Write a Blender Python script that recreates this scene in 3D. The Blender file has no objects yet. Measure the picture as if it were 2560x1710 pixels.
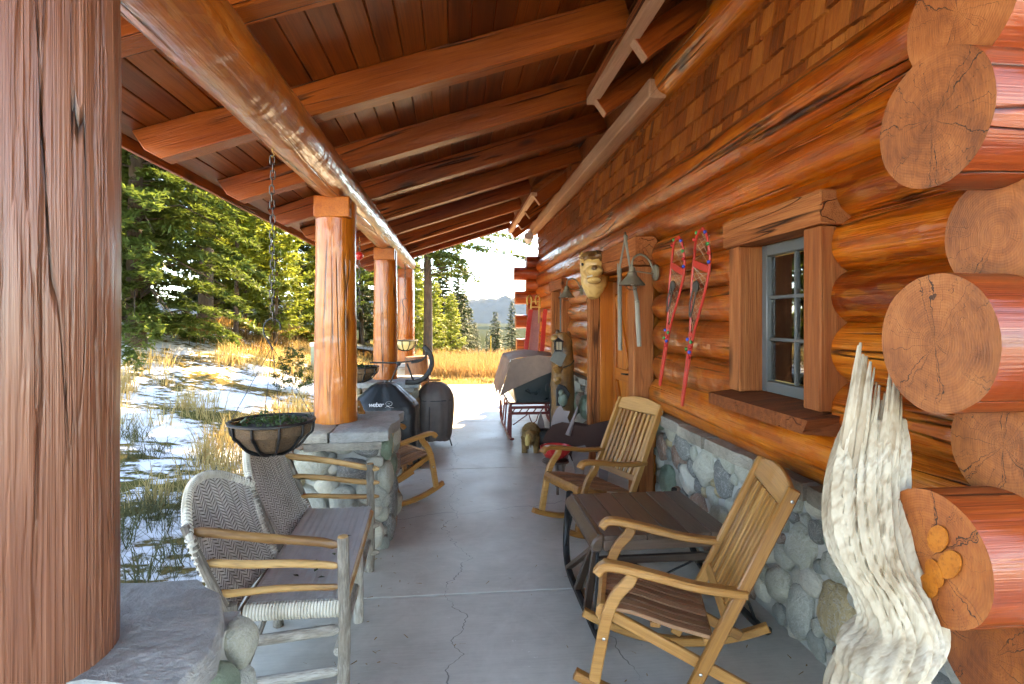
import bpy, math, random
import numpy as np
from mathutils import Vector, Matrix, noise

R = math.radians
random.seed(11)
rng = np.random.default_rng(11)
S = bpy.context.scene
COL = S.collection

# ------------------------------------------------------------------ camera, sky, sun, exposure
cam_d = bpy.data.cameras.new('camera')
cam = bpy.data.objects.new('camera', cam_d)
COL.objects.link(cam)
cam.location = (0, 0, 1.65)
cam.rotation_euler = (R(90), 0, -math.atan(140 / 1400))
cam_d.sensor_width = 36
cam_d.lens = 36 * 1400 / 2560
cam_d.shift_y = -58 / 2560
cam_d.clip_start = 0.05
cam_d.clip_end = 40000
S.camera = cam

SUN_AZ, SUN_EL = 25, 31            # degrees to the right of +Y, above the horizon
world = bpy.data.worlds.new('World')
S.world = world
world.use_nodes = True
wn = world.node_tree
bg = wn.nodes['Background']
sky = wn.nodes.new('ShaderNodeTexSky')
sky.sky_type = 'NISHITA'
sky.sun_disc = False
sky.sun_elevation = R(SUN_EL)
sky.sun_rotation = R(SUN_AZ)
sky.air_density = 0.8
sky.dust_density = 0.0
sky.ozone_density = 4.0
sky.altitude = 2500
wn.links.new(sky.outputs[0], bg.inputs[0])
bg.inputs[1].default_value = 0.15
sun_d = bpy.data.lights.new('sun', 'SUN')
sun_d.energy = 2.8
sun_d.angle = R(0.5)
sun_d.color = (1.0, 0.90, 0.76)
sun = bpy.data.objects.new('sun', sun_d)
COL.objects.link(sun)
_s = Vector((math.sin(R(SUN_AZ)) * math.cos(R(SUN_EL)), math.cos(R(SUN_AZ)) * math.cos(R(SUN_EL)), math.sin(R(SUN_EL))))
sun.rotation_euler = _s.to_track_quat('Z', 'Y').to_euler()
sun.location = (10, 20, 15)
S.view_settings.view_transform = 'Standard'
S.view_settings.look = 'None'
S.view_settings.gamma = 1
S.view_settings.use_curve_mapping = False
S.view_settings.exposure = 4.0
S.view_settings.use_white_balance = True      # camera white balance set for open shade
S.view_settings.white_balance_temperature = 11800
S.view_settings.white_balance_tint = 10
S.render.engine = 'CYCLES'
S.cycles.use_denoising = True
S.cycles.use_adaptive_sampling = True
S.cycles.adaptive_threshold = 0.025
S.cycles.adaptive_min_samples = 16
S.cycles.max_bounces = 6
S.cycles.diffuse_bounces = 4
S.cycles.glossy_bounces = 2
S.cycles.transmission_bounces = 2
S.cycles.transparent_max_bounces = 6
S.cycles.volume_bounces = 0
S.cycles.sample_clamp_indirect = 6
S.cycles.caustics_reflective = False
S.cycles.caustics_refractive = False

# ------------------------------------------------------------------ node helper
class G:
    def __init__(s, name):
        s.m = bpy.data.materials.new(name)
        s.m.use_nodes = True
        s.nt = s.m.node_tree
        s.nt.nodes.clear()
        s.out = s.nt.nodes.new('ShaderNodeOutputMaterial')
    def n(s, t, **k):
        nd = s.nt.nodes.new(t)
        for a, b in k.items():
            setattr(nd, a, b)
        return nd
    def put(s, sock, v):
        if v is None:
            return
        if hasattr(v, 'is_output') or isinstance(v, bpy.types.NodeSocket):
            s.nt.links.new(v, sock)
        elif isinstance(v, (tuple, list)):
            v = tuple(v)
            if len(v) == 3 and len(sock.default_value) == 4:
                v = v + (1,)
            sock.default_value = v
        else:
            sock.default_value = v
    def co(s, rand=True, gen='Object'):
        o = s.n('ShaderNodeTexCoord').outputs[gen]
        if not rand:
            return o
        r = s.n('ShaderNodeObjectInfo').outputs['Random']
        m = s.n('ShaderNodeVectorMath', operation='MULTIPLY_ADD')
        c = s.n('ShaderNodeCombineXYZ')
        for i in range(3):
            s.put(c.inputs[i], r)
        s.put(m.inputs[0], c.outputs[0]); m.inputs[1].default_value = (31.7, 17.3, 53.1); s.put(m.inputs[2], o)
        return m.outputs[0]
    def rnd(s):
        return s.n('ShaderNodeObjectInfo').outputs['Random']
    def mul(s, v, k):
        m = s.n('ShaderNodeVectorMath', operation='MULTIPLY')
        s.put(m.inputs[0], v); s.put(m.inputs[1], k)
        return m.outputs[0]
    def vadd(s, a, b):
        m = s.n('ShaderNodeVectorMath', operation='ADD')
        s.put(m.inputs[0], a); s.put(m.inputs[1], b)
        return m.outputs[0]
    def noise(s, v, scale=1, detail=4, rough=.55, dist=0, dim='3D', col=False):
        t = s.n('ShaderNodeTexNoise', noise_dimensions=dim)
        if dim == '1D':
            s.put(t.inputs['W'], v)
        else:
            s.put(t.inputs['Vector'], v)
        t.inputs['Scale'].default_value = scale
        t.inputs['Detail'].default_value = detail
        t.inputs['Roughness'].default_value = rough
        t.inputs['Distortion'].default_value = dist
        return t.outputs[1 if col else 0]
    def vor(s, v, scale=1, feature='F1', out=0, rand=1):
        t = s.n('ShaderNodeTexVoronoi', feature=feature)
        s.put(t.inputs['Vector'], v)
        t.inputs['Scale'].default_value = scale
        t.inputs['Randomness'].default_value = rand
        return t.outputs[out]
    def ramp(s, f, stops, interp='LINEAR'):
        r = s.n('ShaderNodeValToRGB')
        r.color_ramp.interpolation = interp
        e = r.color_ramp.elements
        while len(e) < len(stops):
            e.new(.5)
        for i, (p, c) in enumerate(stops):
            e[i].position = p
            e[i].color = (c, c, c, 1) if isinstance(c, (int, float)) else tuple(c) + (1,)
        s.put(r.inputs[0], f)
        return r.outputs[0]
    def math(s, op, a, b=None, c=None, clamp=False):
        m = s.n('ShaderNodeMath', operation=op, use_clamp=clamp)
        for i, v in enumerate((a, b, c)):
            s.put(m.inputs[i], v)
        return m.outputs[0]
    def mix(s, f, a, b, mode='MIX'):
        m = s.n('ShaderNodeMix', data_type='RGBA', blend_type=mode)
        s.put(m.inputs[0], f); s.put(m.inputs[6], a); s.put(m.inputs[7], b)
        return m.outputs[2]
    def xyz(s, v):
        m = s.n('ShaderNodeSeparateXYZ'); s.put(m.inputs[0], v)
        return m.outputs
    def mapr(s, v, a, b, c, d):
        m = s.n('ShaderNodeMapRange')
        s.put(m.inputs[0], v)
        for i, k in enumerate((a, b, c, d)):
            m.inputs[i + 1].default_value = k
        return m.outputs[0]
    def bump(s, h, strength=.5, dist=.01, nrm=None):
        b = s.n('ShaderNodeBump')
        b.inputs['Strength'].default_value = strength
        b.inputs['Distance'].default_value = dist
        s.put(b.inputs['Height'], h); s.put(b.inputs['Normal'], nrm)
        return b.outputs[0]
    def bsdf(s, color, rough=.5, nrm=None, metal=0, coat=0, coat_rough=.15, spec=.5, sss=0, trans=0, sheen=0):
        p = s.n('ShaderNodeBsdfPrincipled')
        s.put(p.inputs['Base Color'], color); s.put(p.inputs['Roughness'], rough); s.put(p.inputs['Normal'], nrm)
        s.put(p.inputs['Metallic'], metal)
        p.inputs['Coat Weight'].default_value = coat
        p.inputs['Coat Roughness'].default_value = coat_rough
        if coat and nrm is not None:
            s.put(p.inputs['Coat Normal'], nrm)
        p.inputs['Specular IOR Level'].default_value = spec
        p.inputs['Transmission Weight'].default_value = trans
        p.inputs['Sheen Weight'].default_value = sheen
        return p.outputs[0]
    def done(s, sh):
        s.put(s.out.inputs[0], sh)
        return s.m

M = {}

def wood(key, cols, sc=(1.2, 22, 22), rough=(.35, .55), coat=0, bump=.35, knots=0, check=0, scal=0, low=.5, var=.25, dist=.5, coat_rough=.2, spec=.5, facet=0, fsc=(2.6, 7, 7)):
    g = G(key)
    v = g.co()
    g1 = g.noise(g.mul(v, sc), 1, 4, .68, dist)
    g2 = g.noise(g.mul(v, (.9, 2.6, 2.6)), 1, 2)
    f = g.math('ADD', g.math('MULTIPLY', g1, 1 - low), g.math('MULTIPLY', g2, low))
    f = g.math('ADD', f, g.math('MULTIPLY', g.math('SUBTRACT', g.rnd(), .5), var))
    c = g.ramp(f, [(.30, cols[0]), (.5, cols[1]), (.70, cols[2])])
    fine = g.noise(g.mul(v, (sc[0] * 2.2, sc[1] * 6, sc[2] * 6)), 1, 1, .6)
    c = g.mix(g.ramp(fine, [(.25, .55), (.5, 0)]), c, cols[0])
    k0 = bump * .006
    h = g.math('ADD', g.math('MULTIPLY', g1, .6 * k0), g.math('MULTIPLY', fine, .4 * k0))
    if knots:
        k = g.vor(g.mul(v, (knots, knots * 3.2, knots * 3.2)), 1)
        kk = g.ramp(k, [(.06, 1), (.17, 0)])
        c = g.mix(g.math('MULTIPLY', kk, .85), c, tuple(x * .25 for x in cols[0]))
        h = g.math('SUBTRACT', h, g.math('MULTIPLY', kk, .5 * k0))
    if check:
        q = g.noise(g.mul(v, (.35, 9, 9)), 1, 2, .4, .3)
        ck = g.ramp(g.math('ABSOLUTE', g.math('SUBTRACT', q, .5)), [(.0, 1), (.012 * check, 0)])
        ck = g.math('MULTIPLY', ck, g.ramp(g2, [(.44, 0), (.54, 1)]))
        c = g.mix(ck, c, tuple(x * .12 for x in cols[0]))
        h = g.math('SUBTRACT', h, g.math('MULTIPLY', ck, 1.2 * k0))
    if scal:
        w = g.noise(g.mul(v, (5, 5, 5)), 1, 2, .5, .5)
        h = g.math('ADD', h, g.math('MULTIPLY', w, scal))
    if facet:
        # hand hewn facets: every cell is a small plane tilted its own way
        vv = g.vadd(g.mul(v, fsc), g.mul(g.noise(v, 5, 1, col=True), (.35, .35, .35)))
        t = g.n('ShaderNodeTexVoronoi')
        g.put(t.inputs['Vector'], vv)
        d = g.n('ShaderNodeVectorMath', operation='SUBTRACT'); g.put(d.inputs[0], vv); g.put(d.inputs[1], t.outputs['Position'])
        e = g.n('ShaderNodeVectorMath', operation='SUBTRACT'); g.put(e.inputs[0], t.outputs['Color']); e.inputs[1].default_value = (.5, .5, .5)
        dt = g.n('ShaderNodeVectorMath', operation='DOT_PRODUCT'); g.put(dt.inputs[0], d.outputs[0]); g.put(dt.inputs[1], e.outputs[0])
        h = g.math('ADD', h, g.math('MULTIPLY', dt.outputs['Value'], facet))
        c = g.mix(g.ramp(g.xyz(t.outputs['Color'])[0], [(.62, 0), (.80, .14)]), c, tuple(min(.8, k * a) for k, a in zip(cols[2], (1.15, 1.5, 2.2))))  # paler tint on some facets paints in the glare of hewn faces
    nrm = g.bump(h, 1.0, 1.0)
    rg = g.mapr(g2, .3, .7, rough[0], rough[1])
    M[key] = g.done(g.bsdf(c, rg, nrm, coat=coat, coat_rough=coat_rough, spec=spec))

def plain(key, col, rough=.5, metal=0, nsc=12, namt=.25, bump=.2, bd=.004, dark=None, coat=0, sheen=0, spec=.5, rand=.2):
    g = G(key)
    v = g.co()
    n = g.noise(v, nsc, 5, .6)
    n2 = g.noise(v, nsc * .23, 3, .6)
    dk = dark or tuple(x * .45 for x in col)
    f = g.math('ADD', g.math('ADD', g.math('MULTIPLY', n, .5), g.math('MULTIPLY', n2, .5)), g.math('MULTIPLY', g.math('SUBTRACT', g.rnd(), .5), rand))
    c = g.mix(g.ramp(f, [(.3, min(1, namt * 2)), (.62, 0)]), col, dk)
    M[key] = g.done(g.bsdf(c, g.mapr(n2, .3, .7, max(.03, rough - .12), min(1, rough + .12)), g.bump(n, bump, bd), metal=metal, coat=coat, sheen=sheen, spec=spec))

wood('log_varnish', [(.12, .013, .001), (.40, .072, .005), (.60, .17, .016)], (1.0, 20, 20), (.28, .46), coat=.6, bump=1.3, knots=1.5, check=2.2, scal=.018, low=.38, coat_rough=.15, facet=.013, fsc=(1.8, 7, 7), spec=.35)
wood('log_red', [(.15, .018, .006), (.30, .046, .009), (.42, .085, .018)], (1.0, 22, 22), (.3, .52), coat=.5, bump=.7, knots=.8, check=2.4, scal=.010, coat_rough=.18, spec=.35)
wood('post_wood', [(.18, .026, .003), (.40, .085, .008), (.55, .155, .02)], (1.0, 16, 16), (.28, .46), coat=.45, bump=.7, knots=1.1, check=2.2, scal=.012, coat_rough=.13, facet=.006, fsc=(1.6, 5, 5), spec=.35)
wood('beam_wood', [(.18, .030, .004), (.42, .10, .011), (.60, .22, .045)], (1.0, 18, 18), (.30, .46), coat=.8, bump=1.0, knots=1.5, check=2.0, scal=.015, coat_rough=.13, facet=.014, fsc=(2.0, 6, 6))
wood('post_weathered', [(.085, .024, .012), (.18, .058, .029), (.30, .13, .080)], (.8, 40, 40), (.32, .52), coat=.3, bump=1.4, knots=.9, check=.9, low=.45, coat_rough=.2, spec=.35)
wood('rafter_wood', [(.14, .020, .002), (.27, .050, .006), (.40, .092, .013)], (1.6, 26, 26), (.40, .58), coat=.18, bump=1.0, knots=1.3, check=2.0, scal=.004, coat_rough=.22, spec=.3)
wood('plank_wood', [(.11, .018, .002), (.20, .038, .005), (.30, .068, .010)], (.8, 16, 16), (.40, .55), coat=.08, bump=.4, knots=1.0, low=.4, var=.3, coat_rough=.25, spec=.3)
wood('trim_wood', [(.13, .030, .009), (.26, .068, .020), (.38, .125, .042)], (2.0, 40, 40), (.65, .85), bump=1.2, knots=1.1, low=.35, check=.8, spec=.2)
wood('pale_trim', [(.36, .18, .10), (.52, .30, .18), (.62, .40, .26)], (2.0, 40, 40), (.55, .75), bump=.6)
wood('door_wood', [(.22, .040, .004), (.40, .095, .009), (.52, .15, .02)], (1.2, 18, 18), (.35, .55), coat=.2, bump=.35, knots=.6, spec=.35)
wood('shingle_wood', [(.14, .030, .005), (.34, .080, .012), (.48, .155, .03)], (60, 60, 1.3), (.5, .75), bump=2.0, low=.4, var=.30, spec=.3)
wood('chair_wood', [(.20, .072, .016), (.37, .150, .036), (.50, .235, .072)], (2.2, 45, 45), (.35, .55), coat=.15, bump=.4, low=.45, var=.3)
wood('seat_wood', [(0.135, 0.057, 0.027), (0.243, 0.105, 0.049), (0.392, 0.203, 0.108)], (2.2, 50, 50), (.4, .6), bump=.4, var=.4)
wood('sled_wood', [(0.039, 0.022, 0.016), (0.078, 0.043, 0.029), (0.130, 0.075, 0.052)], (2.0, 40, 40), (.3, .5), coat=.2, bump=.5, knots=.5)
wood('stick_peeled', [(0.184, 0.081, 0.029), (0.483, 0.253, 0.086), (0.632, 0.380, 0.161)], (5, 30, 30), (.4, .6), bump=.6, knots=2.5, low=.6)
wood('stick_bark', [(0.078, 0.065, 0.052), (0.234, 0.195, 0.156), (0.442, 0.403, 0.351)], (9, 34, 34), (.7, .9), bump=1.0, knots=2.0, low=.4)
wood('stick_grey', [(.12, .105, .08), (.24, .21, .165), (.36, .33, .27)], (3, 50, 50), (.7, .9), bump=.8)
wood('drift_wood', [(.18, .10, .042), (.41, .33, .235), (.58, .515, .42)], (16, 16, .7), (.6, .85), bump=.8, low=.62, var=0, dist=.2)
wood('bark', [(.032, .019, .011), (.085, .050, .029), (.16, .10, .062)], (14, 14, 3.0), (.8, .95), bump=1.5, low=.4)
wood('carved_pale', [(.30, .13, .03), (.56, .33, .11), (.66, .44, .18)], (6, 10, 3), (.4, .6), coat=.2, bump=.4, low=.7)
wood('carved_brown', [(0.072, 0.029, 0.010), (0.221, 0.098, 0.026), (0.429, 0.215, 0.058)], (12, 12, 5), (.4, .65), coat=.25, bump=1.0, low=.6)
wood('stump_wood', [(.09, .03, .012), (.18, .07, .03), (.26, .12, .05)], (20, 20, 1.5), (.5, .7), bump=.8)
plain('chair_bolt', (.45, .43, .40), .35, metal=1)
plain('iron', (.018, .018, .02), .5, metal=.3, nsc=40)
plain('chain_steel', (.10, .09, .085), .45, metal=.8, nsc=60)
plain('lamp_metal', (.20, .165, .115), .55, metal=.5, nsc=30)
plain('lamp_bulb', (.75, .75, .72), .2, nsc=3, namt=.05)
plain('red_paint', (.50, .030, .022), .4, nsc=40, namt=.3)
plain('red_runner', (.20, .022, .020), .5, nsc=30, namt=.4)
plain('pink_canvas', (.50, .20, .18), .8, nsc=50, namt=.3)
plain('yellow_cane', (.50, .33, .10), .5, nsc=40)
plain('sleigh_body', (.006, .016, .020), .35, coat=.3)
plain('tarp', (.27, .165, .125), .8, nsc=9, namt=.3, bump=.5, bd=.02)
plain('cover_black', (.016, .022, .026), .42, nsc=7, namt=.3, bump=.5, bd=.015)
plain('cover_grey', (.15, .125, .12), .6, nsc=8, namt=.35, bump=.5, bd=.015)
plain('white_print', (.72, .72, .72), .6)
plain('coco', (.17, .095, .05), .95, nsc=90, namt=.5, bump=1.0, bd=.01)
plain('soil', (.05, .035, .025), .95, nsc=60, bump=1.0, bd=.02)
plain('window_frame', (.085, .095, .095), .4, coat=.2)
plain('curtain', (.42, .28, .10), .8, nsc=20)
plain('interior', (.16, .08, .03), .7)
plain('core', (.05, .022, .012), .9)
plain('green_box', (.30, .36, .26), .5)
plain('yellow_paint', (.65, .42, .03), .5)
plain('moose_plate', (.045, .018, .013), .75, nsc=20, spec=.2)
plain('plate_grey', (.20, .15, .14), .7, nsc=20, spec=.3)
plain('blue_glass', (.05, .12, .20), .3)
plain('fish_stone', (.16, .20, .15), .7, nsc=30, namt=.4)
plain('slate', (.22, .23, .21), .7, nsc=20)
plain('straw', (.30, .17, .06), .9, nsc=60, namt=.6, bump=1.0, bd=.02)
plain('lace', (.42, .33, .22), .8)
plain('leather', (.04, .03, .022), .7)
plain('pom_green', (.02, .22, .06), .9)
plain('pom_blue', (.02, .06, .35), .9)
plain('pom_red', (.45, .02, .02), .9)
plain('roof_metal', (.10, .05, .03), .6)
plain('red_plastic', (.6, .03, .03), .3)
plain('sunlit_liner', (.60, .55, .30), .3)  # basket liner with yellow sunlight painted into its colour

def m_endgrain(key, cols, red=0):
    g = G(key)
    v = g.co()
    o = g.co(False)
    x, y, z = g.xyz(o)
    wob = g.noise(g.mul(o, (3, 6, 6)), 1, 2)
    rr = g.math('SQRT', g.math('ADD', g.math('MULTIPLY', y, y), g.math('MULTIPLY', z, z)))
    r2 = g.math('ADD', rr, g.math('MULTIPLY', wob, .05))
    ring = g.math('SINE', g.math('MULTIPLY', r2, 900))
    ring2 = g.math('SINE', g.math('MULTIPLY', r2, 210))
    ang = g.math('ARCTAN2', z, y)
    n = g.noise(v, 9, 5, .6)
    saw = g.noise(g.mul(g.vadd(v, g.mul(g.noise(v, 6, 2, col=True), (.02, .02, .02))), (10, 200, 30)), 1, 3, .6)
    f = g.math('ADD', g.math('MULTIPLY', n, .7), g.math('ADD', g.math('MULTIPLY', ring, .018), g.math('MULTIPLY', ring2, .022)))
    f = g.math('ADD', f, g.math('MULTIPLY', saw, .3))
    f = g.math('ADD', f, g.math('MULTIPLY', g.math('SUBTRACT', g.rnd(), .5), .2))
    c = g.ramp(f, [(.30, cols[0]), (.52, cols[1]), (.75, cols[2])])
    # radial drying cracks
    jit = g.math('MULTIPLY', g.noise(g.mul(v, (0, 22, 22)), 1, 3), .55)
    rad = g.math('ADD', g.math('ADD', ang, jit), g.math('MULTIPLY', g.rnd(), 6))
    cr = g.noise(rad, 2.6, 2, .75, dim='1D')
    cr = g.math('ABSOLUTE', g.math('SUBTRACT', cr, .5))
    wdt = g.math('ADD', g.math('MULTIPLY', rr, .028), .003)
    ck = g.math('LESS_THAN', cr, g.math('DIVIDE', wdt, g.math('ADD', g.math('MULTIPLY', rr, 8), .35)))
    gate = g.ramp(g.noise(g.mul(v, (1, 5, 5)), 1, 1), [(.42, 0), (.47, 1)])
    ck = g.math('MULTIPLY', ck, gate)
    c = g.mix(g.math('MULTIPLY', ck, .9), c, tuple(a * .12 for a in cols[0]))
    h = g.math('SUBTRACT', g.math('ADD', g.math('MULTIPLY', saw, .5), g.math('MULTIPLY', ring, .05)), ck)
    M[key] = g.done(g.bsdf(c, .6, g.bump(h, .5, .004), coat=.08))
m_endgrain('end_grain', [(.17, .042, .010), (.34, .098, .026), (.48, .165, .052)])
m_endgrain('end_grain_red', [(.19, .040, .009), (.35, .085, .018), (.50, .15, .034)])

m_endgrain('knot_wood', [(.05, .014, .006), (.11, .032, .014), (.18, .06, .028)])

def m_stone():
    g = G('stone')
    v = g.co()
    r = g.rnd()
    base = g.ramp(r, [(0, (.26, .265, .235)), (.12, (.47, .44, .36)), (.24, (.20, .27, .19)), (.36, (.60, .56, .46)), (.48, (.30, .17, .12)),
                      (.6, (.42, .41, .33)), (.72, (.50, .37, .20)), (.82, (.18, .175, .16)), (.9, (.37, .375, .325)), (1, (.52, .37, .28))], 'CONSTANT')
    n = g.noise(v, 3.0, 6, .7, 1.5)
    c = g.mix(g.ramp(n, [(.35, .6), (.6, 0)]), base, g.mix(.4, base, (.05, .05, .045)))
    vein = g.ramp(g.math('ABSOLUTE', g.math('SUBTRACT', g.noise(v, 1.7, 4, .6, 1.0), .5)), [(0, .6), (.03, 0)])
    c = g.mix(g.math('MULTIPLY', vein, g.ramp(r, [(.3, 0), (.5, 1)])), c, (.5, .49, .45))
    sp = g.noise(v, 22, 2, .5)
    c = g.mix(g.ramp(sp, [(.60, 0), (.72, .3)]), c, (.45, .45, .42))
    M['stone'] = g.done(g.bsdf(c, .62, g.bump(n, .6, .05)))
m_stone()

def m_slab(key, a, b, c3, sc=5):
    g = G(key)
    v = g.co()
    n = g.noise(v, sc, 7, .68, .6)
    fine = g.noise(g.mul(v, (30, 30, 80)), 1, 4, .6)
    c = g.ramp(g.math('ADD', g.math('MULTIPLY', n, .7), g.math('MULTIPLY', fine, .3)), [(.34, a), (.5, b), (.66, c3)])
    c = g.mix(g.ramp(g.rnd(), [(.2, 0), (1, .45)]), c, (.22, .155, .10))
    M[key] = g.done(g.bsdf(c, .6, g.bump(g.math('ADD', n, g.math('MULTIPLY', fine, .5)), .8, .02)))
m_slab('capstone', (.16, .19, .205), (.27, .305, .32), (.44, .46, .46))
m_slab('ledge_stone', (.12, .105, .09), (.23, .205, .17), (.37, .335, .27))

def m_mortar():
    g = G('mortar')
    v = g.co(False)
    n = g.noise(v, 30, 5, .7)
    n2 = g.noise(v, 4, 3)
    c = g.mix(n2, (.32, .31, .275), (.48, .46, .41))
    M['mortar'] = g.done(g.bsdf(c, .9, g.bump(n, .8, .012)))
m_mortar()

def m_concrete():
    g = G('concrete')
    v = g.co(False)
    x, y, z = g.xyz(v)
    n = g.noise(v, 1.1, 6, .62)
    n2 = g.noise(v, 7, 5, .7)
    n3 = g.noise(g.mul(v, (6, 90, 6)), 1, 3)
    f = g.math('ADD', g.math('ADD', g.math('MULTIPLY', n, .5), g.math('MULTIPLY', n2, .3)), g.math('MULTIPLY', n3, .2))
    c = g.ramp(f, [(.36, (.36, .335, .285)), (.5, (.45, .425, .37)), (.62, (.53, .50, .44))])
    tot = None
    for i, (x0, amp, ph, y0, y1, w) in enumerate([(-.02, .30, 3.1, .5, 9.5, .0042), (.80, .18, 11.7, .8, 3.4, .0034), (-.85, .5, 21.3, 3.5, 8.0, .002)]):
        wob = g.noise(g.math('ADD', y, ph), 1.1, 5, .62, dim='1D')
        xx = g.math('ADD', x, g.math('MULTIPLY', g.math('SUBTRACT', wob, .5), -amp * 2))
        dd = g.math('ABSOLUTE', g.math('SUBTRACT', xx, x0))
        ww = g.math('MULTIPLY', g.noise(g.math('ADD', y, ph * 2), 3.5, 2, dim='1D'), w * 2)
        k = g.math('LESS_THAN', dd, g.math('SUBTRACT', ww, w * .35))
        k = g.math('MULTIPLY', k, g.math('MULTIPLY', g.math('GREATER_THAN', y, y0), g.math('LESS_THAN', y, y1)))
        tot = k if tot is None else g.math('MAXIMUM', tot, k)
    # a diagonal hairline from the table towards the pier
    wob = g.noise(x, 2.2, 5, .62, dim='1D')
    dd = g.math('ABSOLUTE', g.math('SUBTRACT', g.math('ADD', y, g.math('MULTIPLY', wob, .35)), g.math('ADD', g.math('MULTIPLY', x, .22), 4.95)))
    tot = g.math('MAXIMUM', tot, g.math('LESS_THAN', dd, .004))
    c = g.mix(g.math('MULTIPLY', tot, .75), c, (.09, .085, .08))
    pl = g.noise(v, 1.7, 5, .7, 1.2)
    c = g.mix(g.ramp(pl, [(.52, 0), (.70, .5)]), c, (.60, .575, .52))
    st_ = g.noise(v, .8, 6, .7, .8)
    c = g.mix(g.ramp(st_, [(.50, 0), (.72, .45)]), c, (.27, .25, .225))
    fl = g.noise(v, 15, 6, .75)
    gate = g.noise(v, 2.1, 2)
    gx = g.math('MULTIPLY', g.ramp(fl, [(.655, 0), (.665, 1)]), g.ramp(gate, [(.54, 0), (.58, 1)]))
    c = g.mix(g.math('MULTIPLY', gx, .65), c, (.80, .80, .78))
    dk = g.math('MULTIPLY', g.ramp(g.noise(v, 26, 3), [(.74, 0), (.76, 1)]), .6)
    c = g.mix(dk, c, (.06, .055, .05))
    h = g.math('SUBTRACT', g.math('MULTIPLY', n2, .4), tot)
    M['concrete'] = g.done(g.bsdf(c, g.mapr(n, .3, .7, .42, .6), g.bump(h, .35, .006)))
m_concrete()

def m_ground():
    g = G('snowy_ground')
    v = g.co(False)
    x, y, z = g.xyz(v)
    n = g.noise(g.mul(v, (.55, 1.0, 1)), .75, 7, .62, .4)
    n2 = g.noise(g.mul(v, (1, 1.4, 1)), 5, 6, .7)
    f = g.math('ADD', g.math('MULTIPLY', n, .62), g.math('MULTIPLY', n2, .38))
    # snow thins out beyond the yard
    far = g.mapr(y, 13, 24, 0, .16)
    lft = g.mapr(x, -9, -2, .0, .05)
    f = g.math('SUBTRACT', f, g.math('ADD', far, lft))
    snow = g.ramp(f, [(.435, 0), (.47, 1)])
    gc = g.ramp(g.noise(v, 9, 5, .7), [(.3, (.06, .045, .02)), (.5, (.17, .115, .045)), (.7, (.30, .20, .075))])
    gc = g.mix(g.ramp(g.noise(v, .4, 3), [(.4, 0), (.65, .6)]), gc, (.07, .085, .025))
    snow = g.math('MULTIPLY', snow, g.mapr(y, 30, 46, 1, 0))
    gc = g.mix(g.mapr(y, 36, 60, 0, 1), gc, g.mix(g.noise(v, .06, 4), (.018, .026, .014), (.045, .05, .03)))
    c = g.mix(snow, gc, (.80, .81, .84))
    h = g.math('ADD', g.math('MULTIPLY', snow, .5), g.math('MULTIPLY', n2, .6))
    M['snowy_ground'] = g.done(g.bsdf(c, .85, g.bump(h, .7, .05), spec=0))
m_ground()

def m_road():
    g = G('gravel_road')
    v = g.co(False)
    n = g.noise(v, 2, 6, .7)
    c = g.ramp(n, [(.35, (.22, .20, .17)), (.5, (.34, .31, .27)), (.62, (.62, .61, .60))])
    M['gravel_road'] = g.done(g.bsdf(c, .9, g.bump(n, .6, .03)))
m_road()

def m_leaf(key, a, b, tr=.45, rough=.55):
    g = G(key)
    v = g.co(False)
    n = g.noise(v, 1.3, 4, .65)
    n = g.math('ADD', n, g.math('MULTIPLY', g.math('SUBTRACT', g.rnd(), .5), .25))
    c = g.ramp(n, [(.32, a), (.66, b)])
    p = g.bsdf(c, rough, spec=.3)
    t = g.n('ShaderNodeBsdfTranslucent')
    g.put(t.inputs[0], g.mix(.5, c, tuple(min(1, k * 1.8) for k in b)))
    mx = g.n('ShaderNodeMixShader')
    mx.inputs[0].default_value = tr
    g.put(mx.inputs[1], p); g.put(mx.inputs[2], t.outputs[0])
    M[key] = g.done(mx.outputs[0])
m_leaf('needle_dark', (0.022, 0.042, 0.011), (0.067, 0.102, 0.025))
m_leaf('needle_mid', (0.033, 0.060, 0.014), (0.105, 0.145, 0.031))
m_leaf('needle_bright', (0.092, 0.130, 0.024), (0.275, 0.312, 0.053))
m_leaf('needle_far', (0.021, 0.037, 0.017), (0.058, 0.084, 0.027), .25)
m_leaf('grass_gold', (.19, .125, .045), (.43, .31, .13), .35, .7)
m_leaf('grass_brown', (.15, .080, .028), (.38, .215, .075), .35, .8)
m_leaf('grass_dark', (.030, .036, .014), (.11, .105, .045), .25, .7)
m_leaf('leaf_green', (.012, .028, .010), (.05, .085, .025), .25, .5)
m_leaf('reed', (.14, .075, .030), (.33, .20, .085), .3, .8)

def m_weave():
    g = G('cane')
    v = g.co(False)
    n = g.noise(v, 5, 4, .6)
    c = g.ramp(n, [(.3, (.34, .31, .27)), (.5, (.50, .465, .42)), (.7, (.62, .59, .55))])
    M['cane'] = g.done(g.bsdf(c, .6, g.bump(g.noise(v, 150, 2), .3, .003)))
    g = G('cane_pale')
    v = g.co(False)
    n = g.noise(v, 6, 4, .6)
    c = g.ramp(n, [(.3, (.36, .31, .24)), (.6, (.62, .58, .50))])
    M['cane_pale'] = g.done(g.bsdf(c, .6, g.bump(g.noise(v, 120, 2), .3, .003)))
m_weave()
plain('cane_grey', (.62, .61, .585), .7, nsc=9, namt=.3, dark=(.34, .32, .29))
plain('cane_gap_shade', (.11, .09, .07), .8)  # dark backing that paints the shade in gaps between cane strips

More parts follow.
